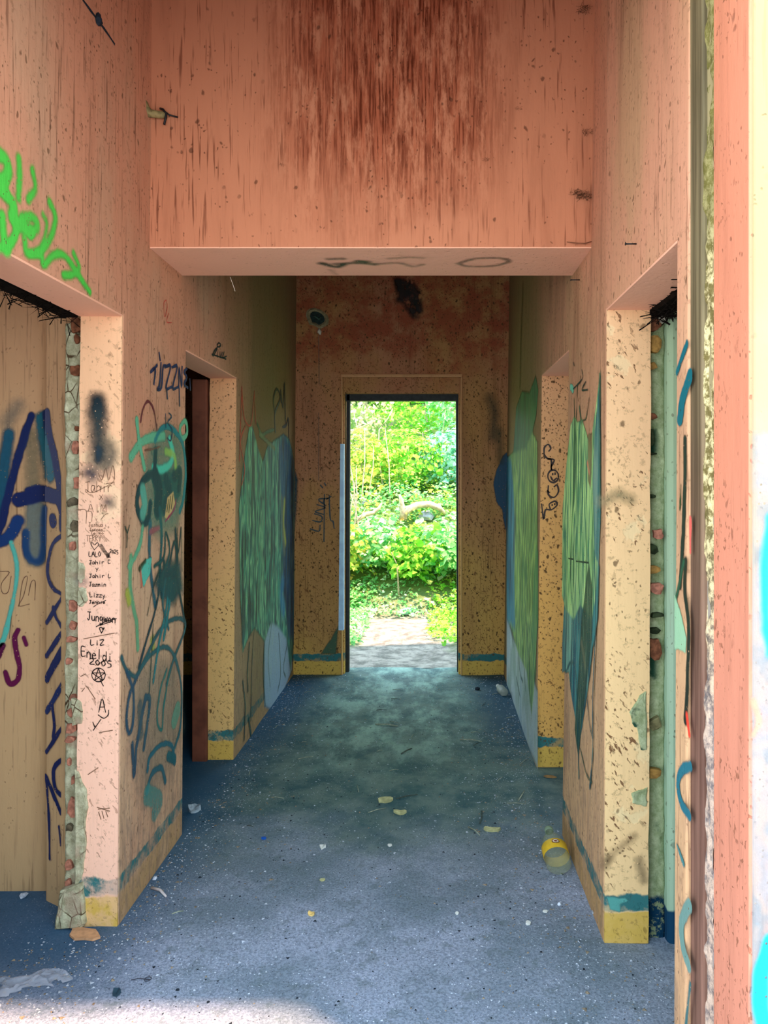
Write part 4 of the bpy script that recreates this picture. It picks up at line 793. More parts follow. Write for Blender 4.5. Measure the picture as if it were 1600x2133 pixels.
# --- near right wall beside the post
N1 = [('s', [(1412, 775), (1422, 745), (1432, 718)], .020, (6, 98, 108), .003, 1), ('s', [(1418, 872), (1424, 830), (1438, 785)], .036, (6, 98, 108), .003, 1), ('s', [(1429, 915), (1428, 1000), (1426, 1080), (1422, 1160), (1418, 1220)], .018, (30, 44, 36), .003, 1),
      ('s', [(1430, 1170), (1428, 1230), (1436, 1300), (1434, 1420), (1430, 1500)], .020, (30, 40, 32), .004, .95), ('s', [(1426, 1170), (1416, 1220), (1409, 1250)], .012, (40, 84, 60), .004, .9), ('p', [(1407, 1240), (1418, 1270), (1432, 1330), (1430, 1360), (1407, 1350)], (150, 196, 156), .004, .95),
      ('s', [(1440, 1080), (1440, 1150)], .012, (226, 100, 90), .003, .95), ('s', [(1433, 1490), (1438, 1530)], .014, (230, 70, 50), .003, .95), ('s', [(1440, 1596), (1424, 1604), (1414, 1630), (1420, 1670), (1438, 1700)], .022, (40, 110, 124), .003, .95), ('s', [(1412, 1760), (1426, 1800)], .010, (70, 130, 130), .003, .9),
      ('s', [(1438, 1885), (1422, 1920), (1424, 1970), (1436, 2010)], .030, (110, 150, 140), .003, .95), ('s', [(1440, 2050), (1430, 2140)], .012, (60, 110, 110), .003, .9), ('s', [(1420, 1010), (1418, 1060)], .004, (40, 70, 40), .002, .9)]
sheet('painted_letter', wall_right, SR, N1, (.003, .004), .002, label='teal and black letter strokes beside the timber post')
# --- beam soffit: blurred black lettering
SOF = [('s', p, w, (30, 50, 40), .022, o) for p, w, o in [([(670, 546), (700, 553), (716, 548)], .02, .95), ([(684, 537), (716, 536)], .012, .8), ([(700, 547), (740, 545), (780, 548)], .014, .85), ([(745, 541), (765, 543)], .02, .9), ([(810, 536), (850, 533), (880, 534)], .01, .5), ([(780, 548), (830, 545), (860, 552), (880, 548)], .012, .5),
      ([(955, 546), (990, 536), (1040, 535), (1060, 541), (1030, 551), (975, 552), (955, 546)], .008, .8), ([(690, 560), (700, 568)], .02, .3)]]
sheet('painted_lettering', wh, SUND, SOF, (.006, .006), .006, label='blurred black spray lettering under the crosswall')
# --- outer wall at the entrance
SOUT = Surf('F', 1.363)
OUTP = [('p', [(1570, 900), (1640, 900), (1640, 2200), (1566, 2200)], mural([(160, 152, 148), (146, 152, 158), (168, 160, 152), (120, 140, 150), (156, 142, 140)], 14, 9, 61, .8, .3), .01, .8), ('s', [(1606, 1080), (1594, 1180), (1596, 1300), (1606, 1360)], .02, (0, 150, 172), .006, 1), ('s', [(1606, 1960), (1586, 2020), (1584, 2100), (1600, 2170)], .03, (0, 156, 176), .005, 1), ('s', [(1568, 1460), (1580, 1500), (1568, 1530)], .012, (214, 140, 110), .004, .7)]
sheet('painted_mural', we, SOUT, OUTP, (.003, .005), .002, label='white and cyan paint on the outer wall')
# ------------------------------------------------------------------ garden beyond the doorway
def dirt_mat():
    m = Mat('garden_ground', 0.95, 0.1); X, Y, Z = m.xyz()
    n = m.noise(scale=9, detail=7, rough=.7)
    c = m.mix(m.rng(n, .35, .65), lin((112, 112, 104)), lin((176, 172, 160)))
    side = m.rng(m.add(m.mth('ABSOLUTE', m.add(X, .22)), m.mul(m.mth('SUBTRACT', m.noise(scale=3, detail=4), .5), .7)), .42, .60)
    far = m.rng(Y, 8.3, 8.9)
    c = m.mix(m.mul(m.mth('MAXIMUM', side, far), m.rng(Y, 6.4, 7.2)), c, m.mix(n, lin((70, 110, 50)), lin((120, 150, 80))))
    m.color(c); m.bump(n, .8, .03); return m.m
def gz(x, y): return float(np.interp(y, [8.5, 10.0, 30], [0, 1.1, 7.1])) - 0.02 + (vnoise(np.array([x * 1.7 + 20]), np.array([y * 1.7 + 20]), 4)[0] - .5) * .05
gx = np.linspace(-9, 8, 90); gy = np.linspace(5.98, 22, 90); GX, GY = np.meshgrid(gx, gy)
GZ = np.interp(GY, [8.5, 10.0, 30], [0, 1.1, 7.1]) - .02 + (vnoise(GX * 1.7 + 20, GY * 1.7 + 20, 4) - .5) * .05
idx = np.arange(8100).reshape(90, 90); q = np.stack([idx[:-1, :-1], idx[:-1, 1:], idx[1:, 1:], idx[1:, :-1]], -1).reshape(-1, 4)
g_ = np_mesh('ground', np.stack([GX, GY, GZ], -1).reshape(-1, 3), q, dirt_mat(), smooth=True); tag(g_, kind='structure')

def leaf_mat(name, a, b, c, trans=0.35):
    m = Mat(name, 0.6, 0.3); v = m.voro(scale=14, out='Color')
    s = m.n('ShaderNodeSeparateColor'); m.put(s.inputs[0], v)
    col = m.mix(m.rng(s.outputs[0], .1, .9, 0.0, 1.001), lin(a), lin(b)); col = m.mix(m.rng(s.outputs[1], .80, .86), col, lin(c))
    m.color(col)
    tr = m.n('ShaderNodeBsdfTranslucent'); m.put(tr.inputs[0], col); mx = m.n('ShaderNodeMixShader'); mx.inputs[0].default_value = trans
    m.t.links.new(m.b.outputs[0], mx.inputs[1]); m.t.links.new(tr.outputs[0], mx.inputs[2]); m.t.links.new(mx.outputs[0], m.out.inputs[0])
    return m.m
LM = [leaf_mat('mint_green_leaves', (84, 186, 96), (164, 232, 150), (216, 246, 214)), leaf_mat('bright_green_leaves', (90, 196, 40), (172, 232, 84), (222, 240, 130)),
      leaf_mat('yellow_green_leaves', (130, 190, 50), (206, 228, 100), (244, 226, 120)), leaf_mat('blue_green_leaves', (90, 180, 130), (170, 230, 200), (196, 230, 240)),
      leaf_mat('pale_dry_leaves', (170, 196, 120), (226, 234, 180), (240, 220, 196))]
M_stem = simple('pale_bark', (196, 184, 164), 0.8, 0.2, 0.3, 30); M_vine = simple('green_stem', (120, 170, 80), 0.7, 0.2, 0.2, 30)
def leaves(name, parent, P, size, mat, seed, up=0.7, kind='stuff'):
    r = np.random.RandomState(seed); n = len(P)
    N_ = r.normal(size=(n, 3)); N_[:, 2] = np.abs(N_[:, 2]) + up; N_[:, 1] -= 0.5; N_ /= np.linalg.norm(N_, axis=1)[:, None]
    D = r.normal(size=(n, 3)); D -= (D * N_).sum(1)[:, None] * N_; D /= np.linalg.norm(D, axis=1)[:, None]
    B = np.cross(N_, D); L = (size * r.uniform(.6, 1.35, n))[:, None]; w = L * r.uniform(.28, .42, n)[:, None]
    b0 = P; tip = P + D * L - N_ * L * .12; l_ = P + D * L * .42 + B * w + N_ * L * .10; r_ = P + D * L * .42 - B * w + N_ * L * .10
    V = np.stack([b0, l_, tip, r_], 1).reshape(-1, 3); k = np.arange(n)[:, None] * 4
    T = np.concatenate([k + [0, 1, 2], k + [0, 2, 3]], 0)
    o = np_mesh(name, V, T, mat, parent)
    if kind: o['kind'] = kind
    return o
def tube(name, pts, rad, mat, parent=None, sides=6):
    """tapered tube along points, joined as one mesh; rad: list or number"""
    pts = [Vector(p) for p in pts]; n = len(pts); rad = rad if isinstance(rad, (list, tuple)) else [rad] * n
    V = []; Fc = []
    for i, p in enumerate(pts):
        d = (pts[min(i + 1, n - 1)] - pts[max(i - 1, 0)]).normalized(); a = d.cross(Vector((0.31, 0.2, 1)) if abs(d.z) < .9 else Vector((1, 0.2, 0))).normalized(); b = d.cross(a)
        for k in range(sides):
            t = 2 * math.pi * k / sides; V.append(p + (a * math.cos(t) + b * math.sin(t)) * rad[i])
    for i in range(n - 1):
        for k in range(sides): Fc.append((i * sides + k, i * sides + (k + 1) % sides, (i + 1) * sides + (k + 1) % sides, (i + 1) * sides + k))
    Fc += [tuple(range(sides))[::-1], tuple((n - 1) * sides + k for k in range(sides))]
    return mesh_obj(name, V, Fc, mat, parent, smooth=True)
leaf_me = {}
def big_leaf_mesh(mat):
    if mat.name in leaf_me: return leaf_me[mat.name]
    o_ = [(0, 0), (.30, .10), (.42, .34), (.32, .66), (.0, 1.0)]
    V = [(0, y, .0 + .05 * math.sin(y * 3)) for y in (0, .15, .38, .68, 1.0)] + [(x, y, .10 * x + .02) for x, y in o_[1:4]] + [(-x, y, .10 * x + .02) for x, y in o_[1:4]]
    Fc = [(0, 5, 1), (1, 5, 6, 2), (2, 6, 7, 3), (3, 7, 4), (0, 1, 8), (1, 2, 9, 8), (2, 3, 10, 9), (3, 4, 10)]
    me = bpy.data.meshes.new('leaf'); me.from_pydata(V, [], Fc); me.materials.append(mat); me.update(); leaf_me[mat.name] = me; return me
def shrub(x, y, rx, rz, n, size, mat, seed, label, nbig=10, bigs=0.09, cat='shrub', name='leafy_shrub'):
    r = np.random.RandomState(seed); z0 = gz(x, y); e = empty(name, (x, y, z0)); tag(e, label, cat, 'shrubs and weeds beyond the garden doorway')
    P = r.normal(size=(n, 3)); P /= np.linalg.norm(P, axis=1)[:, None]; P *= (r.uniform(.25, 1, n) ** .5)[:, None]
    lump = 1 + .25 * np.sin(P[:, 0] * 5 + seed) * np.cos(P[:, 2] * 6 + seed)
    P = P * lump[:, None] * [rx, rx * .8, rz * .55] + [0, 0, rz * .52]; P[:, 2] = np.maximum(P[:, 2], .02)
    leaves('foliage', e, P, size, mat, seed)
    rr = random.Random(seed)
    for k in range(3):
        a = rr.uniform(0, 6.28); tube('stem', [(0, 0, -.03), (.2 * rx * math.cos(a), .1 * math.sin(a), rz * .4), (.6 * rx * math.cos(a), .2 * math.sin(a), rz * .85)], [.010, .008, .004], M_vine, e, 5)
    me = big_leaf_mesh(mat)
    for k in range(nbig):
        o = bpy.data.objects.new('leaf', me); C.objects.link(o); o.parent = e
        a = rr.uniform(-1, 1); h_ = rr.uniform(.25, 1.0)
        o.location = (a * rx * .85, -rx * .8 * math.sqrt(max(0, 1 - a * a)) * rr.uniform(.8, 1.0) - .03, h_ * rz)
        o.rotation_euler = (rr.uniform(.2, 1.2), rr.uniform(-.6, .6), rr.uniform(0, 6.28)); s = bigs * rr.uniform(.7, 1.4); o.scale = (s, s, s)
    return e
shrub(-1.05, 9.0, .45, .62, 900, .075, LM[2], 1, 'yellow green shrub hard against the left edge of the doorway view', 12)
shrub(-0.60, 9.1, .48, .62, 1100, .075, LM[0], 2, 'mint green shrub just left of the path end', 14)
shrub(-0.15, 8.95, .42, .62, 1000, .08, LM[1], 3, 'bright green bush at the very end of the path', 16, .11)
shrub(0.22, 9.0, .45, .68, 1100, .085, LM[0], 4, 'broad leaved mint green bush right of the path end', 18, .12)
shrub(0.72, 9.0, .45, .68, 800, .08, LM[3], 5, 'bluish green shrub by the right edge of the doorway view', 10)


shrub(-0.95, 10.9, .6, .85, 1400, .07, LM[2], 8, 'yellowish shrub behind the fallen branch on the left', 10, .1)
shrub(-0.25, 11.0, .65, .9, 1700, .07, LM[1], 9, 'vivid green shrub rising behind the fallen branch', 14, .11)
shrub(0.42, 11.0, .55, .9, 1500, .075, LM[3], 10, 'blue green shrub behind the rocks on the right', 14, .12)

shrub(-1.2, 12.6, .8, 1.7, 1500, .08, LM[4], 12, 'pale dry looking thicket up the slope on the left', 8)
shrub(-0.3, 12.9, .85, 1.7, 2000, .08, LM[1], 13, 'tall bright thicket in the middle of the slope', 14, .12)
shrub(0.6, 12.4, .8, 1.9, 1900, .085, LM[0], 14, 'tall light green thicket up the slope on the right', 14, .13)
# trees up the slope: thin pale trunks under loose crowns
def tree(x, y, hgt, lean_, rad, n, mat, seed, label):
    r = random.Random(seed); z0 = gz(x, y); e = empty('slender_tree', (x, y, z0)); tag(e, label, 'tree', 'thin trees on the slope beyond the doorway')
    tube('trunk', [(0, 0, -.1), (lean_ * .3, .02, hgt * .33), (lean_ * .7, -.05, hgt * .66), (lean_, 0, hgt)], [rad, rad * .8, rad * .6, rad * .25], M_stem, e, 7)
    for k in range(7):
        h_ = r.uniform(.25, .9); a = r.uniform(0, 6.28); L = r.uniform(.5, 1.1)
        p0 = Vector((lean_ * h_, 0, hgt * h_)); tube('branch', [p0, p0 + Vector((L * .5 * math.cos(a), L * .3 * math.sin(a), L * .35)), p0 + Vector((L * math.cos(a), L * .6 * math.sin(a), L * .5))], [rad * .35, rad * .25, rad * .1], M_stem, e, 5)
    R_ = np.random.RandomState(seed); P = np.clip(R_.normal(size=(n, 3)), -1.6, 1.6) * [.5, .4, hgt * .24] + [lean_ * .7, 0, hgt * .70]
    leaves('foliage', e, P, .085, mat, seed, .3)
tree(-1.35, 14.0, 3.6, .9, .05, 1500, LM[4], 21, 'pale leaning tree at the upper left of the doorway view')
tree(-0.75, 15.2, 4.2, -.3, .05, 1700, LM[2], 22, 'thin tree with yellow green leaves left of centre')
tree(-0.05, 14.6, 3.9, .3, .045, 1800, LM[0], 23, 'thin tree with mint leaves in the centre of the slope')
tree(0.45, 15.0, 4.2, .5, .05, 1700, LM[1], 24, 'bright green tree right of centre on the slope')
tree(0.95, 13.8, 3.8, -.25, .06, 1200, LM[4], 25, 'pale barked tree at the upper right of the doorway view')

# bare whitish shoots criss-crossing on the left
SHO = [((722, 930), (742, 1085), 9.6), ((728, 900), (790, 870), 11), ((748, 905), (800, 985), 11), ((735, 850), (752, 960), 11), ((757, 840), (795, 905), 12.5), ((745, 835), (778, 850), 12.5), ((802, 890), (812, 1050), 10.2), ((790, 895), (818, 850), 12), ((724, 1010), (748, 1110), 9.4),
       ((760, 890), (752, 1040), 10), ((778, 930), (770, 1010), 10.4), ((740, 1000), (728, 1060), 9.5), ((928, 850), (915, 930), 12), ((940, 880), (920, 900), 12), ((880, 900), (884, 980), 11), ((845, 905), (850, 960), 12), ((735, 930), (790, 960), 10.6), ((905, 1110), (880, 1190), 9.0), ((815, 1150), (828, 1200), 8.6), ((733, 1100), (760, 1060), 9.2), ((742, 970), (736, 1110), 9.3)]
ORD = 'first second third fourth fifth sixth seventh eighth ninth tenth eleventh twelfth thirteenth fourteenth fifteenth sixteenth seventeenth eighteenth nineteenth twentieth twenty-first'.split()
for i, (a, b, Yd) in enumerate(SHO):
    pa = Vector(((a[0] - PX) / F * Yd, Yd, H - (a[1] - PY) / F * Yd)); pb = Vector(((b[0] - PX) / F * Yd, Yd + .1, H - (b[1] - PY) / F * Yd))
    lo_ = pb if pb.z < pa.z else pa; hi_ = pa if pb.z < pa.z else pb
    root = Vector((lo_.x + (lo_.x - hi_.x) * .15, lo_.y + .05, gz(lo_.x, lo_.y + .05) - .02)); mid = (lo_ + hi_) / 2 + Vector((.02, .02, .01))
    s_ = tube('bare_shoot', [root, lo_, mid, hi_], [.012, .010, .008, .004], M_stem, None, 5)
    order = sorted(range(len(SHO)), key=lambda q_: SHO[q_][0][0] + SHO[q_][1][0]).index(i)
    tilt_ = 'leaning right' if (hi_.x - lo_.x) > .12 else ('leaning left' if (hi_.x - lo_.x) < -.12 else 'standing nearly upright')
    tag(s_, '%s bare whitish shoot counted from the left doorpost, %s, %s' % (ORD[order], tilt_, 'high in the thicket' if min(a[1], b[1]) < 900 else ('low among the weeds' if min(a[1], b[1]) > 1000 else 'halfway up')), 'branch', 'bare shoots among the leaves')
# fallen branch and rocks
def at(x, y, Yd): return Vector(((x - PX) / F * Yd, Yd, H - (y - PY) / F * Yd))
M_log = simple('bleached_wood', (206, 186, 160), 0.85, 0.2, 0.3, 18, bump=.6)
fb = empty('fallen_branch', at(850, 1080, 9.75)); tag(fb, 'bleached forked branch lying across the stones beyond the doorway', 'branch')
o0 = fb.location
tube('limb', [at(*p) - o0 for p in [(838, 1080, 9.75), (848, 1062, 9.75), (870, 1052, 9.8), (895, 1050, 9.8), (915, 1058, 9.85), (928, 1070, 9.9)]], [.06, .05, .045, .045, .04, .02], M_log, fb, 8)
tube('limb', [at(*p) - o0 for p in [(840, 1082, 9.75), (839, 1060, 9.75), (836, 1042, 9.7), (832, 1030, 9.7)]], [.055, .035, .028, .015], M_log, fb, 8)
fc = empty('broken_branch', at(770, 1072, 9.7)); tag(fc, 'short curved broken branch left of the forked one', 'branch'); o1 = fc.location
tube('limb', [at(*p) - o1 for p in [(747, 1082, 9.6), (760, 1072, 9.65), (778, 1068, 9.7), (790, 1058, 9.7), (795, 1048, 9.7)]], [.035, .03, .028, .022, .01], M_log, fc, 8)
M_rock = simple('grey_stone', (168, 176, 186), 0.9, 0.2, 0.3, 12, bump=.8)
def rock(name, loc, s, mat, label, cat='rock', seed=0, group=None, sub=2):
    bm = bmesh.new(); bmesh.ops.create_icosphere(bm, subdivisions=sub, radius=1.0); r = random.Random(seed); ph = [r.uniform(0, 6) for _ in range(6)]
    for v in bm.verts:
        c = v.co; k = 1 + .16 * math.sin(c.x * 3 + ph[0]) + .14 * math.sin(c.y * 4 + ph[1]) + .12 * math.sin(c.z * 5 + ph[2]) + .05 * math.sin(c.x * 9 + ph[3])
        v.co = Vector((c.x * s[0] * k, c.y * s[1] * k, c.z * s[2] * k))
    me = bpy.data.meshes.new(name); bm.to_mesh(me); bm.free(); me.materials.append(mat)
    o = bpy.data.objects.new(name, me); C.objects.link(o); o.location = loc; o.rotation_euler = (0, 0, r.uniform(0, 6)); tag(o, label, cat, group); return o
def on_bank(x, y):
    Yd = 9.5
    for _ in range(40): Yd += .5 * ((H - (y - PY) / F * Yd) - gz((x - PX) / F * Yd, Yd)) / 1.0
    return at(x, y, Yd)
for i, (x, y, Yd, s, lb) in enumerate([(888, 1075, 9.7, (.13, .1, .09), 'pale cracked stone under the right end of the forked branch'), (868, 1030, 10.2, (.06, .06, .07), 'upright blue grey stone above the forked branch'), (790, 1100, 9.4, (.08, .07, .06), 'rounded pale stone below the broken branch'),
      (838, 1110, 9.3, (.07, .06, .05), 'small grey stone in the middle below the forked branch'), (760, 1050, 9.9, (.08, .07, .05), 'grey stone behind the broken branch'), (728, 1135, 9.0, (.08, .08, .09), 'pinkish pale stone at the left edge of the doorway view')]):
    p = on_bank(x, y); rock('rock', (p.x, p.y, p.z), s, M_rock, lb, seed=i)
# low weeds on both sides of the path
r = np.random.RandomState(5)
def weeds(name, n, x0, x1, y0, y1, size, mat, seed, hh=.06):
    r = np.random.RandomState(seed); x = r.uniform(x0, x1, n); y = r.uniform(y0, y1, n); k = vnoise(x * 4 + 30, y * 4 + 30, seed) > .35; x, y = x[k], y[k]
    z = np.interp(y, [8.5, 10.0, 30], [0, 1.1, 7.1]) + r.uniform(0, hh, len(x)); o = leaves(name, None, np.stack([x, y, z], 1), size, mat, seed, 1.2); tag(o, kind='stuff'); return o
tag(weeds('grass', 2600, -1.6, -.62, 6.8, 9.0, .05, LM[0], 71), 'low pale weeds along the left side of the path', 'weeds')
tag(weeds('grass', 3000, .02, 1.3, 6.9, 9.0, .05, LM[1], 72), 'low bright green weeds along the right side of the path', 'weeds')
tag(weeds('grass', 1800, -1.2, .9, 8.3, 9.2, .05, LM[0], 73), 'ground cover at the far end of the path', 'weeds')
tag(weeds('grass', 8500, -2.4, 2.0, 9.0, 11.6, .065, LM[0], 74, .22), 'leafy ground cover on the bank round the fallen branch', 'weeds')
tag(weeds('grass', 4200, -2.4, 2.0, 9.0, 11.6, .065, LM[2], 75, .26), 'yellowish ground cover on the bank round the fallen branch', 'weeds')
M_bag = simple('thin_turquoise_plastic', (150, 226, 214), .3, .5, .1, 30)
rock('plastic_bag', at(850, 1272, 8.5), (.13, .05, .035), M_bag, 'crumpled turquoise plastic bag at the end of the path', 'bag', 44)
# vegetation backdrop farther up the slope
r = np.random.RandomState(9)
for k, (x, y, m_) in enumerate([(-4.2, 17.5, 1), (-2.2, 18, 0), (-0.6, 17.8, 1), (1.0, 18, 3), (2.8, 17.6, 1), (4.8, 18, 0)]):
    if k in (0, 5): continue
    z0 = gz(x, y); e = empty('dense_bush', (x, y, z0)); tag(e, ['', 'light green bush closing the view at the upper left of the doorway', 'bright bush in the tree line behind the centre', 'blue green bush in the tree line right of centre', 'bright bush near the right of the tree line', 'mint bush at the far right end of the tree line'][k], 'bush', 'tree line behind the slope')
    P = np.clip(r.normal(size=(4200, 3)), -1.6, 1.6) * [.8, .5, 1.1] + [0, 0, 1.7]; P[:, 2] = np.abs(P[:, 2]); leaves('foliage', e, P, .13, LM[m_], 90 + k, .3)
    tube('trunk', [(0, 0, -.1), (.05, 0, 1.2), (0, 0, 2.6)], [.09, .07, .03], M_stem, e, 7)

# ------------------------------------------------------------------ litter on the floor
def chips_obj(name, n, size, mat, seed, mode, label):
    r = np.random.RandomState(seed); P = []
    while len(P) < n:
        y = r.uniform(2.02, 5.75); x = r.uniform(-1.3, .72)
        if mode == 'edge' and r.rand() > min(1, (abs(x + .22) / .8) ** 3 + .06): continue
        if mode == 'near' and r.rand() > np.exp(-(y - 2.0) / 1.2): continue
        if x < XL(y, 0) + .01 and not (1.75 < y < 2.45): continue
        if x > XR(y, 0) - .01 and not (1.75 < y < 2.36): continue
        if vnoise(np.array([x * 5 + 9]), np.array([y * 5 + 9]), seed)[0] < r.uniform(.1, .6): continue
        P.append((x, y, fz(x, y)))
    P = np.array(P); n = len(P); s = size * np.exp(r.normal(0, .5, n))
    s = np.minimum(s, size * 3)
    base = np.array([[0, 0, .55], [.9, .1, 0], [-.4, .8, 0.05], [-.5, -.8, 0], [.3, -.4, .42]])
    a = r.uniform(0, 6.28, n); ca, sa = np.cos(a), np.sin(a); st = r.uniform(.4, 1.3, (n, 1))
    B = base[None] * np.stack([np.ones((n, 1)) * 1.0, st, .7 * np.ones((n, 1))], -1)
    V = np.stack([B[..., 0] * ca[:, None] - B[..., 1] * sa[:, None], B[..., 0] * sa[:, None] + B[..., 1] * ca[:, None], B[..., 2]], -1) * s[:, None, None] + P[:, None, :]
    f = np.array([[0, 1, 2], [0, 2, 3], [0, 3, 4], [0, 4, 1], [1, 4, 3]]); T = (np.arange(n)[:, None, None] * 5 + f[None]).reshape(-1, 3)
    o = np_mesh(name, V.reshape(-1, 3), T, mat); tag(o, label, 'grit', kind='stuff'); return o
M_pale = simple('pale_plaster_crumbs', (196, 208, 220), .9, .1, .3, 90); M_dk = simple('dark_crumbs', (38, 46, 54), .9, .1, .3, 90); M_br = simple('brown_crumbs', (150, 138, 116), .9, .1, .4, 90)
chips_obj('gravel', 5200, .0019, M_pale, 1, 'near', 'fine pale plaster crumbs strewn over the near floor')
chips_obj('gravel', 3600, .0028, M_pale, 2, 'edge', 'pale plaster chips along the foot of the walls')
chips_obj('gravel', 2400, .0026, M_dk, 3, 'all', 'dark crumbs of dirt scattered over the whole floor')
chips_obj('gravel', 2200, .0036, M_br, 4, 'edge', 'brownish rubble chips by the walls')

def flat_piece(name, x, y, w, h, mat, label, cat, seed, th=.006, tilt=.12, sides=9, group=None, curl=0.0):
    """irregular flat fragment whose centre shows at frame pixel (x,y); w across, h deep in metres"""
    p = floor_at(x, y, .004); r = random.Random(seed); ang = r.uniform(-.4, .4)
    pts = [((w / 2) * math.cos(t) * (.75 + .35 * r.random()), (h / 2) * math.sin(t) * (.75 + .35 * r.random())) for t in [2 * math.pi * k / sides for k in range(sides)]]
    V = [(a, b, 0) for a, b in pts] + [(a, b, th + curl * (a / w * 2) ** 2) for a, b in pts] + [(0, 0, th)]
    n = sides; Fc = [tuple(range(n))[::-1]] + [(k, (k + 1) % n, n + (k + 1) % n, n + k) for k in range(n)] + [(n + k, n + (k + 1) % n, 2 * n) for k in range(n)]
    o = mesh_obj(name, V, Fc, mat); o.location = (p[0], p[1], fz(p[0], p[1]) + .002 + abs(math.sin(tilt)) * h * .25); o.rotation_euler = (tilt, 0, ang); tag(o, label, cat, group); return o
M_tile = simple('terracotta_flake', (206, 158, 116), .85, .2, .2, 30); M_leafd = simple('dry_leaf', (176, 180, 130), .85, .2, .25, 40, bump=.5); M_wh = simple('white_scrap', (216, 222, 214), .7, .3, .1, 30)
flat_piece('plaster_flake', 175, 1947, .125, .060, M_tile, 'long peach coloured flake of plaster in front of the left pier', 'flake', 1, .008, .05, 11)
lf = [(803, 1668, .080, .045, 'pale dry leaf in the middle of the floor'), (834, 1692, .06, .035, 'greyish crumpled leaf just below the pale leaf'), (1025, 1727, .075, .035, 'dry leaf towards the right pier'), (672, 1763, .030, .030, 'pale triangular shard on the near floor')]
for i, (x, y, w, h, lb) in enumerate(lf): flat_piece('dry_leaf' if 'leaf' in lb else 'pale_shard', x, y, w, h, M_leafd if i < 3 else M_wh, lb, 'leaf' if i < 3 else 'shard', 10 + i, .003, .25, 8 if i < 3 else 4, curl=.012)
flat_piece('plastic_scrap', 550, 1744, .028, .018, simple('blue_plastic', (10, 90, 190), .4, .4, .1, 30), 'small bright blue plastic scrap on the floor', 'scrap', 31, .005, .1, 6)
flat_piece('yellow_flake', 649, 1903, .026, .02, simple('yellow_chip', (226, 196, 120), .7, .3, .1, 30), 'small curled yellow chip on the near floor', 'chip', 32, .004, .2, 7, curl=.01)
flat_piece('white_chip', 1100, 1926, .020, .016, M_wh, 'bright white chip in front of the right pier', 'chip', 33, .006, .2, 7)
flat_piece('white_chip', 952, 1902, .014, .012, M_wh, 'tiny white chip right of the floor centre', 'chip', 34, .005, .2, 6)
flat_piece('white_chip', 1136, 1900, .018, .012, M_wh, 'white chip nearest the foot of the right pier', 'chip', 35, .005, .2, 6)
flat_piece('white_chip', 812, 1759, .018, .014, M_wh, 'round white chip in the middle distance', 'chip', 36, .006, .2, 8)
flat_piece('leaf_fragment', 672, 1832, .026, .016, M_leafd, 'pale leaf fragment left of the floor centre', 'leaf', 37, .003, .2, 6)
flat_piece('dark_leaf', 243, 2068, .028, .03, simple('dark_green_leaf', (46, 70, 84), .7, .2, .2, 40), 'dark curled leaf near the bottom left', 'leaf', 38, .003, .3, 5, curl=.015)
flat_piece('cardboard_scrap', 1146, 1618, .075, .03, simple('brown_card', (150, 120, 76), .8, .2, .2, 40), 'flat brown scrap under the inner right jamb', 'scrap', 39, .004, .05, 6)
flat_piece('paper_scrap', 406, 1687, .055, .05, simple('dusty_paper', (150, 168, 176), .8, .2, .3, 60), 'crumpled pale paper beside the left pier', 'paper', 40, .012, .3, 10, curl=.015)
# sticks
def stick(a, b, rad, mat, label, group=None, name='twig', bend=.004):
    p = Vector(floor_at(*a)); q = Vector(floor_at(*b)); p.z = fz(p.x, p.y) + rad; q.z = fz(q.x, q.y) + rad * 1.2; m_ = (p + q) / 2 + Vector((bend, bend, rad))
    o = tube(name, [p, m_, q], [rad, rad * .9, rad * .7], mat, None, 6); tag(o, label, 'stick' if name != 'twig' else 'twig', group); return o
M_twig = simple('dry_twig', (150, 160, 140), .85, .2, .3, 60); M_twigd = simple('dark_twig', (70, 82, 74), .85, .2, .3, 60)
stick((316, 1853), (346, 1872), .0055, simple('pale_stick', (206, 198, 196), .7, .3, .1, 60), 'short thick white stick beside the left pier', name='white_stick')
stick((782, 1509), (830, 1514), .004, M_twig, 'pale straight twig on the dusty track'); stick((958, 1541), (1004, 1546), .004, M_twig, 'pale straight twig right of the dusty track')
stick((836, 1571), (858, 1560), .004, M_twigd, 'dark short twig in the middle of the passage'); stick((1000, 1715), (1004, 1690), .003, M_twigd, 'dark upright lying twig before the dry leaf')
stick((1080, 1670), (1092, 1650), .003, M_twig, 'thin twig by the inner right doorway'); stick((825, 1666), (870, 1658), .0025, M_twigd, 'thin stalk beside the pale leaf'); stick((975, 1722), (1000, 1740), .003, M_twig, 'thin twig left of the dry leaf by the right pier')
stick((358, 1906), (382, 1900), .002, M_twig, 'fine straw beside the foot of the left pier')
rr = random.Random(3)
tw = {}
for k in range(26):
    side = k % 3; y = 3.25 + .085 * k + rr.uniform(-.03, .03); x = (-.80, -.2, .38)[side] + rr.uniform(-.14, .14); a = rr.gauss(0, .5) + (0 if rr.random() < .7 else 1.4); L = rr.uniform(.03, .09)
    p = Vector((x, y, fz(x, y) + .003)); q = p + Vector((L * math.cos(a), L * math.sin(a), .002)); dk = rr.random() < .4
    o = tube('twig', [p, (p + q) / 2 + Vector((0, 0, .004)), q], [.002, .0018, .001], M_twigd if dk else M_twig, None, 5)
    n_ = tw[side] = tw.get(side, 0) + 1
    tag(o, '%s thin twig, %s from the entrance of those %s' % ('dark' if dk else 'pale', ORD[n_ - 1], ('along the left side', 'down the middle of the passage', 'along the right side')[side]), 'twig', 'small twigs scattered over the passage floor')
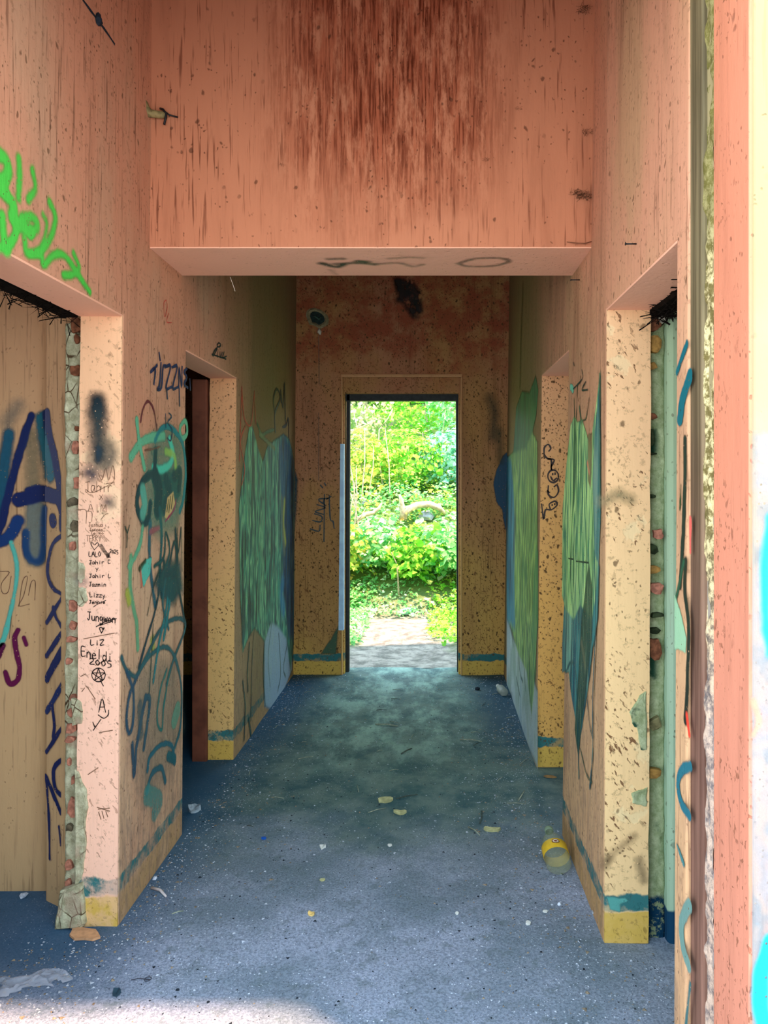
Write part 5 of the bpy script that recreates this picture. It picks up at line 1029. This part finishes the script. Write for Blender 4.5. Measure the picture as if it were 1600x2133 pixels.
# crumpled film at the bottom left, small wire ring
M_film = Mat('crumpled_clear_film', .25, .6); M_film.color(lin((206, 214, 226))); M_film.b.inputs['Alpha'].default_value = .36; M_film.bump(M_film.noise(scale=60, detail=5), .8, .01)
n = 26; U, V_ = np.meshgrid(np.linspace(-1, 1, n), np.linspace(-1, 1, n)); c0 = floor_at(62, 2052)
fx_ = c0[0] + U * .10 * (1 + .2 * np.sin(V_ * 4)); fy_ = c0[1] + V_ * .040 + .02 * np.sin(U * 3); fzz = .012 + .030 * fbm(U * 4 + 9, V_ * 4 + 9, 12, 4) * (1 - np.maximum(abs(U), abs(V_)) ** 4)
idx = np.arange(n * n).reshape(n, n); q = np.stack([idx[:-1, :-1], idx[:-1, 1:], idx[1:, 1:], idx[1:, :-1]], -1).reshape(-1, 4)
keep = (np.hypot(U, V_).ravel()[q].max(1) < 1.05 + .15 * np.sin(np.arctan2(V_, U).ravel()[q[:, 0]] * 5))
fo = np_mesh('plastic_wrapper', np.stack([fx_, fy_, fzz - .006], -1).reshape(-1, 3), q[keep], M_film.m, smooth=True); tag(fo, 'crumpled clear plastic wrapper at the bottom left of the floor', 'wrapper')
c0 = Vector(floor_at(308, 2042)); o = tube('wire_ring', [c0 + Vector((.010 * math.cos(t), .010 * math.sin(t), .004)) for t in np.linspace(0, 6.0, 14)] + [c0 + Vector((-.03, .004, .003)), c0 + Vector((-.05, -.003, .003))], .0012, simple('dark_wire', (60, 66, 80), .5, .4, .2, 60), None, 5); tag(o, 'thin bent wire with a ring end near the bottom left', 'wire')
for i, (x, y, s, lb) in enumerate([(323, 1831, .011, 'pale pebble at the foot of the left pier'), (995, 1438, .02, 'dark stone near the end wall corner'), (50, 1868, .016, 'pale lump inside the left opening'), (1165, 1886, .010, 'small pale stone nearest the right pier'), (581, 1407, .018, 'white pebble at the left end wall corner'), (1240, 1905, .012, 'grey stone beside the right pier foot'), (370, 2063, .006, 'black pebble on the near floor'), (434, 2088, .005, 'small black pebble close to the sunlit strip')]):
    p = floor_at(x, y); rock('pebble', (p[0], p[1], fz(p[0], p[1]) + s * .5), (s, s * .8, s * .6), M_dk if 'black' in lb or 'dark' in lb else M_pale, lb, 'pebble', i, sub=1)

# bottles
def lathe(name, prof, mat, parent=None, seg=28):
    V = []; Fc = []
    for (r_, z_) in prof:
        for k in range(seg): a = 2 * math.pi * k / seg; V.append((r_ * math.cos(a), r_ * math.sin(a), z_))
    for i in range(len(prof) - 1):
        for k in range(seg): Fc.append((i * seg + k, i * seg + (k + 1) % seg, (i + 1) * seg + (k + 1) % seg, (i + 1) * seg + k))
    return mesh_obj(name, V, Fc, mat, parent, smooth=True)
M_pet = Mat('dusty_clear_plastic', .3, .5); M_pet.color(lin((170, 186, 160))); M_pet.b.inputs['Transmission Weight'].default_value = .3; M_pet.b.inputs['IOR'].default_value = 1.2; M_pet.b.inputs['Alpha'].default_value = .34
bt = empty('plastic_bottle', (0, 0, 0)); tag(bt, 'crushed clear plastic bottle with a yellow label against the right pier', 'bottle')
lathe('bottle_body', [(.0, 0), (.036, .003), (.043, .015), (.044, .06), (.041, .07), (.0435, .08), (.0435, .135), (.040, .15), (.030, .185), (.018, .21), (.0135, .222), (.0135, .238)], M_pet.m, bt)
lathe('label', [(.0445, .062), (.0452, .064), (.0452, .120), (.0445, .122)], simple('yellow_label', (222, 184, 46), .5, .4, .12, 30), bt)
lathe('bottle_cap', [(0, .252), (.0150, .252), (.0158, .248), (.0158, .232), (.0140, .231)], simple('pale_green_cap', (120, 144, 116), .5, .4, .1, 30), bt)
for nm, r0, r1, mm in (('emblem', .0, .0135, simple('maroon_print', (110, 50, 44), .5, .3, .1, 40)), ('emblem', .0, .0105, simple('cream_print', (216, 206, 180), .5, .3, .1, 40)), ('emblem', .0, .0055, simple('dark_red_print', (130, 60, 50), .5, .3, .1, 40))):
    V = [(r1 * math.cos(a), 0, r1 * math.sin(a)) for a in np.linspace(0, 2 * math.pi, 20, endpoint=False)]; rad = .0456 + .0004 * (1 if r1 > .013 else (2 if r1 > .01 else 3))
    V = [(rad * math.sin(v[0] / .0452), -rad * math.cos(v[0] / .0452), .1 + v[2]) for v in V]
    mesh_obj(nm, V, [tuple(range(20))], mm, bt)
bx, by = floor_at(1166, 1830)[:2]
bt.location = (bx + .0, by, .044); bt.rotation_euler = (math.radians(-78), math.radians(0), math.radians(2)); bt.scale = (1.12, 1.0, .86)
# lying: label emblem turns up towards the eye
sb = empty('small_bottle', (0, 0, 0)); tag(sb, 'small grey bottle lying at the foot of the right wall near the end', 'bottle')
lathe('bottle_body', [(0, 0), (.026, .002), (.03, .01), (.03, .09), (.014, .125), (.012, .14)], simple('grey_plastic', (150, 160, 150), .5, .4, .2, 20), sb, 18)
lathe('bottle_cap', [(.0, .158), (.014, .158), (.014, .136), (.010, .135)], simple('white_cap', (200, 204, 196), .5, .4, .1, 20), sb, 18)
p = floor_at(1054, 1452); sb.location = (p[0] - .01, p[1], .03); sb.rotation_euler = (math.radians(-88), 0, math.radians(12))

# ------------------------------------------------------------------ fixtures and scars high on the walls
M_pipe = simple('corroded_conduit', (134, 120, 76), .7, .3, .4, 50, bump=.8); M_wire = simple('black_wire', (16, 16, 18), .5, .4, .2, 50)
def fh(surf, x, y, off): a, b = surf.hit(x, y); return Vector((a, surf.d - off, b))
cp = empty('conduit_stub', fh(SHEAD, 322, 243, .0)); tag(cp, 'corroded conduit stub with black wire in the upper left corner', 'conduit'); o2 = cp.location
tube('pipe', [fh(SHEAD, *p) - o2 for p in [(300, 200, .035), (303, 220, .034), (308, 236, .03), (318, 243, .024), (335, 244, .018), (350, 243, .012)]], [.016, .018, .020, .015, .013, .012], M_pipe, cp, 10)
rock_ = tube('clamp', [fh(SHEAD, 296, 196, .02) - o2, fh(SHEAD, 304, 228, .04) - o2, fh(SHEAD, 314, 250, .02) - o2], [.012, .024, .010], M_pipe, cp, 7)
tube('wire', [fh(SHEAD, *p) - o2 for p in [(338, 232, .02), (345, 236, .028), (351, 243, .024), (349, 252, .02), (346, 265, .02)]], .0045, M_wire, cp, 6)
tube('wire', [fh(SHEAD, *p) - o2 for p in [(345, 236, .02), (356, 244, .016), (372, 246, .006)]], .003, M_wire, cp, 6)
# crack with a dark knot on the upper left wall
kn = Vector(SL.pos(*SL.hit(203, 42), .004)); o = rock('wall_hook', kn, (.012, .016, .018), M_dk, 'dark knot in the diagonal crack on the upper left wall', 'hook', 3)
o = marker('wall_crack', wall_left, SL, [[(172, 0), (188, 22), (203, 42), (222, 68), (238, 92)]], .009, M_dk, .0015)
def nest(x, y, n, s, label, seed, surf=SHEAD, mat=None):
    p = fh(surf, x, y, .006); o = shreds('cobweb_clump', None, n, p.x - s, p.x + s, p.y - .008, p.y + .004, p.z - s * .6, p.z + s * .6, mat or M_nest, seed, s * .45); tag(o, label, 'cobweb', 'dirty cobweb clumps on the wall over the passage')
M_nest = simple('dirty_cobweb', (104, 72, 52), .95, .05, .4, 60)
nest(1224, 278, 46, .018, 'dark cobweb clump at the right corner halfway up the crosswall', 4); nest(1214, 408, 90, .026, 'largest brown cobweb clump low in the right corner', 5); nest(1216, 22, 60, .022, 'topmost dark cobweb clump in the right corner', 6)
nest(1080, 228, 30, .011, 'small dark cobweb knot left of the right corner', 7); nest(1195, 402, 40, .018, 'wispy brown cobweb trailing beside the largest clump', 8); nest(1013, 335, 30, .012, 'faint cobweb knot right of the dark streaks', 9); nest(588, 345, 26, .010, 'small cobweb knot left of the dark streaks', 10); nest(1020, 335, 1, .004, 'single fibre by the faint knot', 12) if False else None
M_root = simple('fine_root', (130, 84, 60), .9, .1, .2, 60)
o = tube('hanging_root', [fh(SHEAD, *p) for p in [(1180, 505, .006), (1200, 509, .012), (1218, 509, .010), (1232, 504, .006)]], [.0012, .0022, .0022, .0015], M_root, None, 5); tag(o, 'thin brown root poking out at the lower right beam corner', 'root')
o = tube('hanging_fibre', [Vector(SUND.pos(*SUND.hit(478, 574), .003)) + Vector((0, .01, 0)), Vector(SUND.pos(*SUND.hit(478, 574), .003)) + Vector((.008, .03, -.03)), Vector(SUND.pos(*SUND.hit(478, 574), .003)) + Vector((.016, .03, -.055))], .0014, simple('white_fibre', (220, 210, 190), .9, .1, .1, 60), None, 5); tag(o, 'white fibre dangling under the beam on the left', 'fibre')
def nail(surf, x, y, L, label, dy=0):
    a, b = surf.hit(x, y); p = Vector(surf.pos(a, b, 0)); q = Vector(surf.pos(a, b, L)); q.z += dy
    e = empty('nail', p); tag(e, label, 'nail', 'nails left in the walls'); tube('shank', [Vector((0, 0, 0)), q - p], .0022, M_wire, e, 6); tube('nail_head', [q - p, (q - p) * 1.06], .0045, M_wire, e, 8)
nail(SR, 1208, 583, .035, 'nail sticking out under the right end of the beam'); nail(SR, 1326, 508, .03, 'nail above the front right opening')
# broken electric box on the end wall
eb = empty('junction_box', fh(SFAR, 661, 662, 0)); tag(eb, 'broken open junction box sunk into the end wall', 'junction box'); o3 = eb.location
rr = random.Random(8); pts = [(.060 * math.cos(t) * rr.uniform(.85, 1.1), .042 * math.sin(t) * rr.uniform(.85, 1.15) - .01 * math.cos(t)) for t in np.linspace(0, 2 * math.pi, 14, endpoint=False)]
V = [(a * 1.25, -.004, b * 1.25) for a, b in pts] + [(a, -.016, b) for a, b in pts] + [(a * .8, -.006, b * .8) for a, b in pts] + [(a * .78, -.003, b * .78) for a, b in pts]
eb.scale = (1.35, 1, 1.45)
n = 14; mesh_obj('plaster_rim', V, [(L_ * n + k, L_ * n + (k + 1) % n, (L_ + 1) * n + (k + 1) % n, (L_ + 1) * n + k) for L_ in range(3) for k in range(n)], simple('crumbly_rim', (150, 140, 104), .9, .1, .3, 40, bump=.8), eb)
mesh_obj('dark_socket', [(a * .85, -.005, b * .85) for a, b in pts], [tuple(range(n))], simple('box_inside', (20, 44, 38), .6, .3, .5, 60), eb)
tube('wire', [(-.02, -.008, .01), (-.005, -.03, 0), (.012, -.022, -.012), (.022, -.012, .004)], .004, simple('teal_wire', (70, 104, 90), .5, .4, .2, 40), eb, 6)
tube('plaster_drip', [(.012, -.008, -.06), (.014, -.016, -.078), (.018, -.008, -.092)], [.006, .014, .004], M_whiteb, eb, 7)
